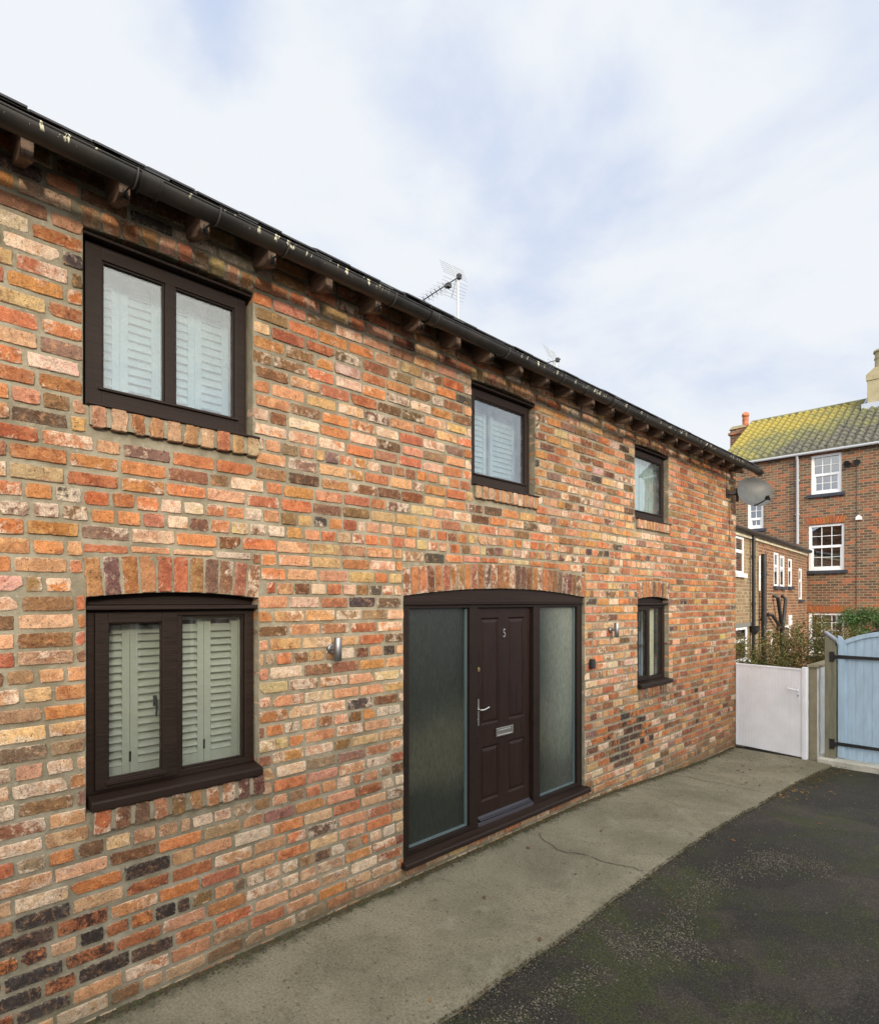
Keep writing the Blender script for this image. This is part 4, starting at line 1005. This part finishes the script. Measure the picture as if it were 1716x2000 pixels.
e=thing('blue_gate',(-1.5,10.45,-.1),'pale blue boarded timber gate with an arched top and black strap hinges','gate')
def btop(x):
    t=(x+1.40)/.62; return 1.60+.17*(1-t*t)*1.0 if abs(t)<1.0 else 1.60
b=MB(); x=-2.03; bw_=.098
while x<-.80:
    x1=min(x+bw_-.004,-.78)
    n=4; P=[(x,-.13)]+[(x1,-.13)]+[(x1-(x1-x)*k/n,btop(x1-(x1-x)*k/n)-.05) for k in range(n+1)]
    b.prism(P,10.462,10.485,'y'); b.box(x+bw_-.005,x+bw_+.001,10.468,10.485,-.12,btop(x)-.06)
    x+=bw_
b.build('boards',BLUE,e,bevel=.002)
b=MB(); b.box(-2.052,-1.965,10.435,10.461,-.12,1.60); b.prism([(-2.052,1.60),(-1.965,1.60),(-1.965,1.615),(-1.985,1.63),(-2.010,1.675),(-2.052,1.690)],10.435,10.461,'y')
b.build('stile',BLUE,e,bevel=.003)
b=MB(); b.box(-.86,-.78,10.435,10.461,-.12,1.68); b.build('stile',BLUE,e,bevel=.003)
b=MB(); xs=lin(-1.963,-.862,24); b.prism([(x,btop(x)-.065) for x in xs]+[(x,btop(x)) for x in xs[::-1]],10.437,10.461,'y'); b.build('top_rail',BLUE,e,bevel=.002)
for z in (1.375,.085):
    b=MB(); b.box(-2.145,-2.080,10.350,10.359,z-.075,z+.075); b.box(-2.12,-2.05,10.352,10.362,z-.02,z+.02)
    b.tube([(-2.075,10.352,z-.035),(-2.075,10.352,z+.035)],.012,8)
    b.prism([(-2.085,z-.026),(-1.25,z-.020),(-1.22,z),(-1.25,z+.020),(-2.085,z+.026)],10.420,10.432,'y'); b.box(-2.09,-2.05,10.355,10.432,z-.02,z+.02)
    for q in range(5): b.tube([(-1.97+.15*q,10.42,z),(-1.97+.15*q,10.414,z)],.009,8)
    b.build('strap_hinge',IRON,e,bevel=.002)
e2=thing('far_gate_post',(-.7,10.42,-.15),'second timber gate post on the right side of the blue gate','gate post')
b=MB(); b.box(-.77,-.64,10.36,10.50,-.2,1.75); b.build('post',POSTW,e2,bevel=.004)
# shed behind the blue gate
e=thing('shed',(-1.2,12,-.26),'low garden shed with a dark felt roof behind the blue gate','shed')
b=MB(); b.prism([(-2.0,-.26),(-.4,-.26),(-.4,1.52),(-1.2,1.94),(-2.0,1.52)],11.25,13.2,'y'); b.build('wall',mat('shed_board',(.11,.085,.05),.9,noise_s=5,noise_a=.3,bump=.4),e)
b=MB(); b.prism([(-2.14,1.53),(-1.2,2.035),(-.26,1.53),(-.26,1.50),(-1.2,2.0),(-2.14,1.50)],11.15,13.3,'y'); b.build('roof',mat('roof_felt',(.055,.052,.040),.95,noise_s=9,noise_a=.3,bump=.6,bump_s=60),e)
b=MB(); b.prism([(-2.14,1.49),(-1.2,1.995),(-.26,1.49),(-.26,1.41),(-1.2,1.92),(-2.14,1.41)],11.12,11.145,'y'); b.build('bargeboard',mat('bargeboard_grey',(.12,.11,.085),.9,noise_s=8,noise_a=.3),e)

# ------------------------------------------------------------------ rear terrace house
rear=thing('rear_house',(-5,22,0),'tall three storey brown brick house with lichen covered pantile roof','house')
YB=22.0; RX0,RX1=-7.75,3.5
b=MB(); holes=[(-5.06,-4.23,5.60,6.86),(-5.13,-4.16,3.17,4.64),(-5.13,-4.16,.45,1.83),(-6.96,-6.46,4.66,5.60),(-1.9,-.9,3.17,4.64),(-1.9,-.9,5.6,6.86)]
xs=sorted(set([RX0,RX1]+[h[0] for h in holes]+[h[1] for h in holes]))
for a,c_ in zip(xs,xs[1:]):
    iv=sorted([(h[2],h[3]) for h in holes if h[0]<=a+1e-6 and c_<=h[1]+1e-6]); z=-.3
    for (za,zb) in iv+[(6.98,None)]:
        b.quad((a,YB,z),(c_,YB,z),(c_,YB,za),(a,YB,za)); z=zb
for h in holes:
    x0,x1,z0,z1=h
    b.quad((x0,YB,z0),(x0,YB+.12,z0),(x0,YB+.12,z1),(x0,YB,z1)); b.quad((x1,YB,z0),(x1,YB+.12,z0),(x1,YB+.12,z1),(x1,YB,z1)); b.quad((x0,YB,z1),(x1,YB,z1),(x1,YB+.12,z1),(x0,YB+.12,z1))
b.prism([(YB+.01,-.3),(29,-.3),(29,6.95),(25.5,9.15),(YB+.01,6.95)],RX0+.001,RX0+.2,'x'); b.prism([(YB+.01,-.3),(29,-.3),(29,6.95),(25.5,9.15),(YB+.01,6.95)],RX1-.2,RX1-.001,'x')
b.quad((RX0,29,-.3),(RX1,29,-.3),(RX1,29,6.95),(RX0,29,6.95))
b.build('wall',REARB,rear)
# pantile roof
RT=bpy.data.materials.new('lichened_pantile'); RT.use_nodes=True; t=RT.node_tree; bs=t.nodes['Principled BSDF']
v=N(t,'ShaderNodeTexCoord').outputs['Object']; sx=N(t,'ShaderNodeSeparateXYZ'); t.links.new(v,sx.inputs[0])
n_l=nz(t,v,1.1,4,.6,.3); n_f=nz(t,v,13,4,.7); n_g=nz(t,v,30,3,.7)
gr=math_(t,'ADD',math_(t,'MULTIPLY',math_(t,'ADD',sx.outputs[0],5.6),-.16),math_(t,'MULTIPLY',math_(t,'SUBTRACT',sx.outputs[2],7.9),.36))
lf=math_(t,'ADD',gr,math_(t,'ADD',math_(t,'MULTIPLY',math_(t,'SUBTRACT',n_l,.5),1.5),math_(t,'MULTIPLY',math_(t,'SUBTRACT',n_f,.5),1.3)))
colr=mixc(t,ss(t,n_f,.35,.65),(.055,.052,.042),(.14,.135,.105))
colr=mixc(t,ss(t,math_(t,'ADD',lf,.28),-.05,.35),colr,(.15,.15,.065))
colr=mixc(t,math_(t,'MULTIPLY',ss(t,lf,.02,.55),math_(t,'ADD',.35,math_(t,'MULTIPLY',ss(t,n_g,.42,.58),.5))),colr,mixc(t,n_f,(.24,.20,.035),(.52,.37,.03)))
colr=mixc(t,ss(t,n_g,.66,.74),colr,(.42,.42,.33))
t.links.new(colr,bs.inputs['Base Color']); bs.inputs['Roughness'].default_value=.9
b=MB(); rows_=14; run=3.62; pz=(9.25-6.98)/run; tw=.235; nx_=int((RX1-RX0+.3)/tw*8)
for r in range(rows_):
    ya=21.86+run*r/rows_; yb=21.86+run*(r+1)/rows_+.04
    for e_,yy in enumerate((ya,ya,yb)):
        lift=(-.02,.065,.010)[e_]
        for k in range(nx_+1):
            x=RX0-.15+tw*k/8; ph=(k%8)/8*2*pi
            z=6.99+(yy-21.86)*pz+lift+(.045*sin(ph)+.014*sin(2*ph) if e_ else 0)+.006*noise.noise((int(k/8)*3.1,r*2.7,0))
            b.v.append((x,yy-(.01 if e_==0 else 0),z))
    q=r*3*(nx_+1)
    for e_ in range(2):
        for k in range(nx_): o1=q+e_*(nx_+1)+k; b.face((o1,o1+1,o1+nx_+2,o1+nx_+1))
roof=b.build('roof',RT,rear)
b=MB(); b.quad((RX0-.1,29.2,6.98),(RX1,29.2,6.98),(RX1,25.48,9.25),(RX0-.1,25.48,9.25)); b.tube([(RX0-.15,25.5,9.24),(RX1,25.5,9.24)],.10,10); b.build('ridge',mat('ridge_tile',(.17,.17,.09),.9,noise_s=6,noise_a=.3),roof)
# gutter and downpipe
GUTW=mat('pale_grey_plastic',(.40,.41,.44),.4)
b=MB(); b.tube([(RX0-.2,21.84,6.93),(RX1,21.84,6.93)],.045,10); b.build('gutter',GUTW,rear,smooth=True)
b=MB(); b.tube([(-5.43,21.86,6.9),(-5.43,21.93,6.75),(-5.43,21.95,4.05)],.042,10); b.box(-5.49,-5.37,21.93,21.99,6.1,6.14); b.box(-5.49,-5.37,21.93,21.99,5.0,5.04); b.build('downpipe',GUTW,rear,smooth=True)
DG=glass_mat('rear_glass',(.5,.55,.6),dirt=.02,base=.20,bump=.0)
ORB=bpy.data.materials['reclaimed_brick']
def arch_flat(x0,x1,z0,z1,n):
    b=MB(); b.c=[]; b.p=[]; spl=.10
    for k in range(n):
        a,c_=k/n,(k+1)/n-.012; i=len(b.v); col=[q*random.uniform(.7,1.15) for q in (.42,.14,.06)]
        P=[]
        for yy in (YB-.012,YB+.02):
            P+=[(x0+(x1-x0)*a,yy,z0),(x0+(x1-x0)*c_,yy,z0),(x0-spl+(x1-x0+2*spl)*c_,yy,z1),(x0-spl+(x1-x0+2*spl)*a,yy,z1)]
        b.v+=P
        for _ in P: b.c.append((*col,0)); b.p.append((.15,.05,random.random(),1))
        for q in ((0,1,2,3),(7,6,5,4),(0,4,5,1),(1,5,6,2),(2,6,7,3),(3,7,4,0)): b.face([i+s for s in q])
    b.build('brick_arch',BR,rear)
def sash_window(x0,x1,z0,z1,nc,rows_top,rows_bot,zm,curt=None,arch=True,label=None):
    d=YB+.05; b=MB()
    def Bx(a,c_,za,zb,y0,y1): b.box(a,c_,y0,y1,za,zb)
    f=.075
    Bx(x0,x0+f,z0,z1,d,d+.09); Bx(x1-f,x1,z0,z1,d,d+.09); Bx(x0+f,x1-f,z1-f,z1,d+.001,d+.09); Bx(x0+f,x1-f,z0,z0+.06,d+.001,d+.09)
    Bx(x0+f,x1-f,zm-.04,zm+.04,d+.006,d+.08)
    s=.045
    Bx(x0+f,x0+f+s,z0+.06,zm-.04,d+.02,d+.07); Bx(x1-f-s,x1-f,z0+.06,zm-.04,d+.02,d+.07); Bx(x0+f+s,x1-f-s,z0+.06,z0+.13,d+.021,d+.07)
    fr=b.build('window',WHITE,rear,bevel=.004)
    if label: tag(fr,label)
    b=MB(); gx0,gx1=x0+f,x1-f
    for k in range(1,nc):
        x=gx0+(gx1-gx0)*k/nc; b.box(x-.0075,x+.0075,d+.036,d+.060,z0+.06,z1-f)
    for k in range(1,rows_top): z=zm+.04+(z1-f-zm-.04)*k/rows_top; b.box(gx0,gx1,d+.037,d+.059,z-.0075,z+.0075)
    for k in range(1,rows_bot): z=z0+.13+(zm-.04-z0-.13)*k/rows_bot; b.box(gx0,gx1,d+.037,d+.059,z-.0075,z+.0075)
    b.build('glazing_bar',WHITE,fr)
    b=MB(); b.box(gx0,gx1,d+.062,d+.066,z0+.06,z1-f); b.build('pane',DG,fr)
    b=MB(); b.box(x0-.1,x1+.1,YB-.09,YB+.06,z0-.105,z0-.002); b.build('window_sill',DSILL,fr,bevel=.005)
    b=MB(); b.box(x0,x1,YB+.8,YB+.82,z0,z1); b.box(x0-.02,x0-.01,YB+.13,YB+.8,z0,z1); b.box(x1+.01,x1+.02,YB+.13,YB+.8,z0,z1)
    b.box(x0,x1,YB+.13,YB+.8,z0-.03,z0-.02); b.box(x0,x1,YB+.13,YB+.8,z1+.02,z1+.03); b.build('room_lining',mat('rear_room_grey',(.10,.11,.12),.9) if 'rear_room_grey' not in bpy.data.materials else bpy.data.materials['rear_room_grey'],fr)
    for (a,c_) in (curt or []):
        b=MB(); n=20
        for k in range(n+1):
            x=a+(c_-a)*k/n; y=YB+.20+.015*sin(k*1.9); b.v+=[(x,y,z0),(x,y,z1)]
        for k in range(n): b.face((2*k,2*k+2,2*k+3,2*k+1))
        b.build('curtain',CURT,fr)
    if arch: arch_flat(x0,x1,z1+.01,z1+.22,12)
    return fr
sash_window(-5.06,-4.23,5.60,6.86,3,2,2,6.22,arch=False,label='top floor white sash window under the eaves')
b=MB(); b.box(-5.16,-4.13,YB-.004,YB+.02,6.865,6.95); b.build('brick_arch',mat('orange_brick_head',(.40,.14,.07),.9,noise_s=12,noise_a=.3),rear)
sash_window(-5.13,-4.16,3.17,4.64,3,2,2,3.93,[(-5.05,-4.93)],label='first floor white sash window with a cream curtain edge')
sash_window(-5.13,-4.16,.45,1.83,3,3,2,1.0,[(-4.75,-4.55)],label='ground floor white window half hidden by the shrub')
sash_window(-6.96,-6.46,4.66,5.60,2,2,1,5.0,arch=False,label='narrow white window partly behind the satellite dish')
sash_window(-1.9,-.9,3.17,4.64,3,2,2,3.93); sash_window(-1.9,-.9,5.6,6.86,3,2,2,6.22,arch=False)
# chimneys
b=MB(); cx,cy=-3.45,25.3; b.box(-4.02,-2.9,24.75,25.9,8.2,9.72); b.prism([(-4.05,9.72),(-2.87,9.72),(-2.87,9.92),(-3.1,10.12),(-3.82,10.12),(-4.05,9.92)],24.72,25.93,'y')
ch=b.build('chimney',STONE,roof,bevel=.01); tag(ch,'broad cream rendered chimney stack at the right')
def pot(x,y,z,r,h,m,par,nm='chimney_pot'):
    b=MB(); b.tube([(x,y,z),(x,y,z+h*.55),(x,y,z+h*.56),(x,y,z+h*.62),(x,y,z+h*.63),(x,y,z+h*.9),(x,y,z+h*.91),(x,y,z+h)],[r,r*.97,r*1.05,r*1.05,r*.97,r*.98,r*1.15,r*1.12],20); return b
pot(-3.62,25.1,10.1,.25,.66,STONE,ch).build('chimney_pot',STONE,rear,smooth=True)
b=MB(); b.prism([(24.62,8.72),(25.5,9.30),(25.5,9.36),(24.60,8.80)],-4.16,-4.03,'x'); b.box(-4.16,-2.8,24.60,24.74,8.70,8.92); b.build('lead_flashing',mat('flashing_pale',(.42,.47,.56),.5),rear)
b=MB(); b.box(-8.62,-8.02,25.2,25.8,7.6,9.06); b.box(-8.68,-7.96,25.14,25.86,8.84,8.93,0); b.prism([(-8.66,9.06),(-7.98,9.06),(-8.12,9.17),(-8.52,9.17)],25.16,25.84,'y',1)
ch2=b.build('chimney',[REARB,STONE],roof); tag(ch2,'narrow brick chimney stack with a red pot at the left gable')
b=pot(-8.14,25.5,9.12,.115,.50,TERRA,ch2); b.tube([(-8.14,25.5,9.60),(-8.10,25.44,9.66)],[.14,.12],12); b.build('chimney_pot',TERRA,rear,smooth=True)
# flood lights, cable and alarm box on the rear wall
e=thing('floodlight',(-3.93,YB,6.42),'pair of dark round lamps on the upper rear wall right of the top window','light')
for dx in (-.12,.12):
    b=MB(); b.tube([(-3.93+dx*.3,YB,6.42),(-3.93+dx,YB-.10,6.45),(-3.93+dx*1.1,YB-.2,6.42)],[.025,.05,.095],12); b.build('lamp_head',BLK,e,smooth=True)
b=MB(); b.box(-3.98,-3.88,YB-.04,YB,6.36,6.48); b.build('bracket',mat('rust_brown',(.16,.07,.04),.8),e)
e=thing('alarm_box',(-3.78,YB,4.72),'small white box high on the rear wall beside the first floor window','box')
b=MB(); b.prism([(-3.86,4.68),(-3.70,4.68),(-3.70,4.76),(-3.75,4.82),(-3.81,4.82),(-3.86,4.76)],YB-.07,YB,'y'); b.build('case',WHITE,e,bevel=.01)
b=MB(); b.tube([(-3.84,YB-.01,6.4),(-3.845,YB-.012,4.8),(-3.85,YB-.01,1.9)],.008,6); tag(b.build('cable',BLK,e),None)

# ------------------------------------------------------------------ lower wing of the rear house
wing=thing('rear_wing',(-5,17,0),'low two storey brick wing with white windows and black pipes','building')
ang=math.atan(.0658); wd_=Vector((-sin(ang),cos(ang),0)); wn=Vector((cos(ang),sin(ang),0))
W0=Vector((-4.64-(-1)*0,13.95,0))
WM=Matrix(((wd_.x,-wn.x,0,W0.x),(wd_.y,-wn.y,0,W0.y),(0,0,1,0),(0,0,0,1)))   # local x along wall (away), local y into the wall, z up
b=MB(); ZE=3.78
wh=[(-.10,.58,2.82,3.64,'a'),(-.35,.86,.85,1.60,'b'),(3.50,4.02,2.60,3.49,'c'),(4.20,4.74,2.60,3.45,'d'),(5.25,5.72,2.62,3.42,'e'),(6.75,7.18,2.25,3.20,'f')]
xs=sorted(set([-2.5,1.95,8.05]+[h[0] for h in wh]+[h[1] for h in wh]))
for a,c_ in zip(xs,xs[1:]):
    z=-.3
    for (za,zb) in sorted([(h[2],h[3]) for h in wh if h[0]<=a+1e-6 and c_<=h[1]+1e-6])+[(ZE,None)]:
        P=[WM@Vector(p) for p in ((a,0,z),(c_,0,z),(c_,0,za),(a,0,za))]; b.quad(*P,m=1 if c_<=1.96 else 0); z=zb
b.box(-2.5,8.0,.12,.3,-.3,ZE,1,WM) if False else None
b.box(-2.52,-2.50,0,4.5,-.3,ZE,1,WM)
for h in wh:
    for xx in (h[0],h[1]):
        P=[WM@Vector(p) for p in ((xx,0,h[2]),(xx,.1,h[2]),(xx,.1,h[3]),(xx,0,h[3]))]; b.quad(*P,m=1)
b.build('wall',[WINGB,WINGY],wing)
b=MB(); b.prism([(0,0)]*0 or [(-.12,ZE+.02),(2.6,ZE+.75),(5.2,ZE+.02),(5.2,ZE-.02),(2.6,ZE+.70),(-.12,ZE-.02)],-2.6,8.05,'x'); b.v=[tuple(WM@Vector(p)) for p in b.v]; b.build('roof',SLATE,wing)
b=MB(); b.box(-2.6,7.9,-.05,.0,ZE-.13,ZE-.02,0,WM); b.build('fascia',mat('cream_fascia',(.55,.50,.38),.7,noise_s=5,noise_a=.15),wing)
b=MB(); b.tube([WM@Vector((-2.6,-.11,ZE)),WM@Vector((7.95,-.11,ZE))],.06,10); b.build('gutter',GUT,wing,smooth=True)
for h in wh:
    x0,x1,z0,z1,k=h; b=MB(); f=.05
    b.box(x0,x0+f,-.004,.04,z0,z1,0,WM); b.box(x1-f,x1,-.004,.04,z0,z1,0,WM); b.box(x0+f,x1-f,-.003,.04,z0,z0+f,0,WM); b.box(x0+f,x1-f,-.003,.04,z1-f,z1,0,WM)
    zm=z0+(z1-z0)*.60; b.box(x0+f,x1-f,-.005,.04,zm-.035,zm+.035,0,WM)
    fr=b.build('window',WHITE,wing,bevel=.003)
    b=MB(); b.box(x0+f,x1-f,.012,.016,z0+f,z1-f,0,WM); b.build('pane',DG,fr)
    b=MB(); b.box(x0,x1,.10,.12,z0,z1,0,WM); b.build('blind',mat('grey_blind',(.30,.33,.33),.8) if 'grey_blind' not in bpy.data.materials else bpy.data.materials['grey_blind'],fr)
    b=MB(); b.box(x0-.05,x1+.06,-.07,.04,z0-.09,z0-.002,0,WM); b.build('window_sill',WHITE if k in 'ab' else DSILL,fr)
    if k=='b': b=MB(); b.box(x0-.1,x1+.35,-.02,.05,z1+.01,z1+.10,0,WM); b.build('lintel',mat('stone_lintel',(.16,.16,.15),.9),wing)
def pipe(pts,r,name='drainpipe',m=BLK,lab=None):
    b=MB(); b.tube([WM@Vector(p) for p in pts],r,12)
    (x,y,z)=pts[0]; zb=pts[-1][2]; zz=z-.5
    while zz>zb+.2: 
        if abs(pts[0][0]-pts[-1][0])<.05: b.tube([WM@Vector((x,y,zz-.04)),WM@Vector((x,y,zz+.04))],r*1.25,12)
        zz-=1.1
    o_=b.build(name,m,wing,smooth=True); 
    return o_
pipe([(1.12,-.08,ZE-.05),(1.12,-.08,-.2)],.040)
pipe([(1.95,-.11,3.35),(1.95,-.11,-.2)],.062,'soil_pipe')
pipe([(1.80,-.05,3.3),(1.80,-.05,2.45)],.02,'waste_pipe',WHITE)
b=MB(); b.tube([WM@Vector((1.12,-.1,1.62)),WM@Vector((1.12,-.1,1.50)),WM@Vector((1.12,-.08,1.42))],[.11,.09,.045],10); b.build('hopper',BLK,wing)
pipe([(3.35,-.02,2.35),(3.38,-.12,2.30),(3.85,-.12,1.52),(3.9,-.12,1.35)],.045,'waste_pipe')
pipe([(4.35,-.02,2.35),(4.32,-.12,2.25),(3.98,-.12,1.52),(3.9,-.12,1.35)],.045,'waste_pipe')
pipe([(2.75,-.02,1.86),(2.85,-.1,1.84),(3.85,-.12,1.45)],.04,'waste_pipe')
pipe([(3.9,-.12,1.62),(3.9,-.12,-.2)],.06,'soil_pipe')
b=MB(); b.box(5.25,5.5,-.06,0,1.50,1.80,0,WM); b.build('meter_box',WHITE,wing,bevel=.01)
b=MB(); b.box(2.2,2.28,-.03,0,-.2,1.6,0,WM); b.box(3.15,3.22,-.03,0,-.2,1.45,0,WM); b.box(2.28,3.15,-.03,0,1.38,1.45,0,WM); b.build('door_frame',WHITE,wing)
b=MB(); b.box(4.6,4.68,-.03,0,-.2,1.5,0,WM); b.box(5.35,5.43,-.03,0,-.2,1.43,0,WM); b.box(4.68,5.43,-.03,0,1.43,1.5,0,WM); b.build('door_frame',WHITE,wing)

# ------------------------------------------------------------------ planting
def leafm(n,c,c2): 
    m=mat(n,c,.6,noise_s=4,col2=c2); return m
LO=[leafm('leaf_olive',(.085,.088,.018),(.17,.15,.035)),leafm('leaf_rust',(.13,.085,.025),(.20,.13,.04)),leafm('leaf_green',(.05,.085,.018),(.09,.14,.03))]
LG=[leafm('ivy_green',(.030,.085,.016),(.065,.15,.03)),leafm('ivy_dark',(.016,.045,.010),(.03,.07,.015)),leafm('ivy_light',(.08,.16,.035),(.11,.20,.05))]
BARK=mat('twig_bark',(.13,.10,.07),.9,noise_s=12,noise_a=.3)
def shrub(name,label,cat,base,blobs,nleaf,ls,mats,wt,ntwig=60,flat=.4):
    e=thing(name,base,label,cat); b=MB(); base=Vector(base)
    tw=[]
    for k in range(ntwig):
        c,r=random.choice(blobs); c=Vector(c); tip=c+Vector([random.gauss(0,.55)*r[q] for q in range(3)])
        st=Vector((base.x+(c.x-base.x)*.75+random.gauss(0,.06),base.y+(c.y-base.y)*.75+random.gauss(0,.06),base.z)); mid=(st+tip)/2+Vector((random.gauss(0,.07),random.gauss(0,.07),.08))
        b.tube([st,mid,tip],[.008,.0045,.0015],5); tw.append((mid,tip))
    b.build('twigs',BARK,e)
    b=MB()
    ncl=max(8,nleaf//16)
    for _ in range(ncl):
        c,r=random.choices(blobs,weights=[q[1][0]*q[1][2] for q in blobs])[0]
        d=Vector([random.gauss(0,1) for _ in range(3)]).normalized(); rad=random.random()**.38*random.uniform(.75,1.12)
        p=Vector(c)+Vector((d.x*r[0],d.y*r[1],d.z*r[2]))*rad
        if p.z<base.z: continue
        mi=random.choices(range(len(mats)),weights=wt)[0]
        for _k in range(16):
            q=p+Vector([random.gauss(0,ls*1.15) for _ in range(3)]); n_=Vector([random.gauss(0,1) for _ in range(3)]).normalized(); t_=n_.orthogonal().normalized(); t_.rotate(Matrix.Rotation(random.random()*6.28,3,n_)); s_=n_.cross(t_)
            L_=ls*random.uniform(.6,1.3); W_=L_*.38; i=len(b.v)
            b.v+=[tuple(q-t_*L_*.5),tuple(q+s_*W_*.5),tuple(q+t_*L_*.5+n_*L_*.1),tuple(q-s_*W_*.5)]; b.face((i,i+1,i+2,i+3),mi if random.random()<.8 else random.randrange(len(mats)))
    b.build('foliage',mats,e)
    return e
shrub('shrub','loose olive and rust coloured shrub behind the white gate','shrub',(-3.4,12.7,-.26),
 [((-3.95,12.3,.95),(.42,.35,.45)),((-3.45,12.5,.95),(.5,.4,.5)),((-3.1,12.7,1.05),(.5,.4,.55)),((-2.7,12.9,1.15),(.42,.4,.6)),((-4.15,12.4,1.35),(.20,.25,.25)),((-3.55,12.6,1.45),(.25,.3,.25)),((-3.15,12.7,1.55),(.28,.3,.28)),((-2.80,12.8,1.72),(.22,.25,.25)),((-3.5,12.2,.7),(.75,.4,.5))],13000,.055,LO,(6,3,1.6),70)
shrub('ivy_bush','round bright green bush above the shed roof by the rear wall','bush',(-2.95,18.0,-.26),
 [((-3.25,18.0,1.75),(.30,.35,.28)),((-2.80,18.0,1.78),(.34,.35,.28)),((-2.4,18.1,1.55),(.35,.35,.3)),((-3.0,18.0,1.2),(.4,.3,.35))],9000,.055,LG,(5,3,2),40)
shrub('hedge','straggly brown and green hedge plant between shed and rear wall','shrub',(-3.2,15.2,-.26),
 [((-3.0,15.0,.9),(.5,.35,.55)),((-2.6,15.4,1.1),(.5,.35,.45))],6000,.05,LO,(3,4,2),50)

# ------------------------------------------------------------------ terrace across the lane (behind the camera; it shades the lower wall and shows in the glass)
opp=thing('terrace_house',(7,2,0),'brick terrace across the lane that is mirrored in the window panes','house')
b=MB(); OX=6.2
b.box(OX,OX+5,-9,8.5,-.3,3.9); b.prism([(OX,3.9),(OX+5,3.9),(OX+2.5,5.4)],-9,-8.98,'y'); b.prism([(OX,3.9),(OX+5,3.9),(OX+2.5,5.4)],8.48,8.5,'y'); b.build('wall',WINGB,opp)
b=MB(); b.prism([(OX-.25,3.82),(OX+2.5,5.47),(OX+5.25,3.82),(OX+5.25,3.72),(OX+2.5,5.37),(OX-.25,3.72)],-9.2,8.7,'y'); b.build('roof',mat('opposite_slate',(.09,.09,.10),.6,noise_s=5,noise_a=.2),opp)
b=MB(); b.box(OX+2.1,OX+2.9,-1.5,-.6,4.8,6.2); b.build('chimney',WINGB,opp)
for (y,z0,z1) in ((-6,.7,1.9),(-3,.7,1.9),(1,.7,1.9),(5,.7,1.9),(-6,2.6,3.6),(-3,2.6,3.6),(1,2.6,3.6),(5,2.6,3.6)):
    b=MB(); x=OX-.03
    b.box(x,OX+.0,y-.6,y-.53,z0,z1); b.box(x,OX,y+.53,y+.6,z0,z1); b.box(x,OX,y-.53,y+.53,z0,z0+.07); b.box(x,OX,y-.53,y+.53,z1-.07,z1); b.box(x,OX,y-.03,y+.03,z0+.07,z1-.07)
    fr=b.build('window',WHITE,opp); b=MB(); b.box(OX-.012,OX-.002,y-.53,y+.53,z0+.07,z1-.07); b.build('pane',DARK,fr)
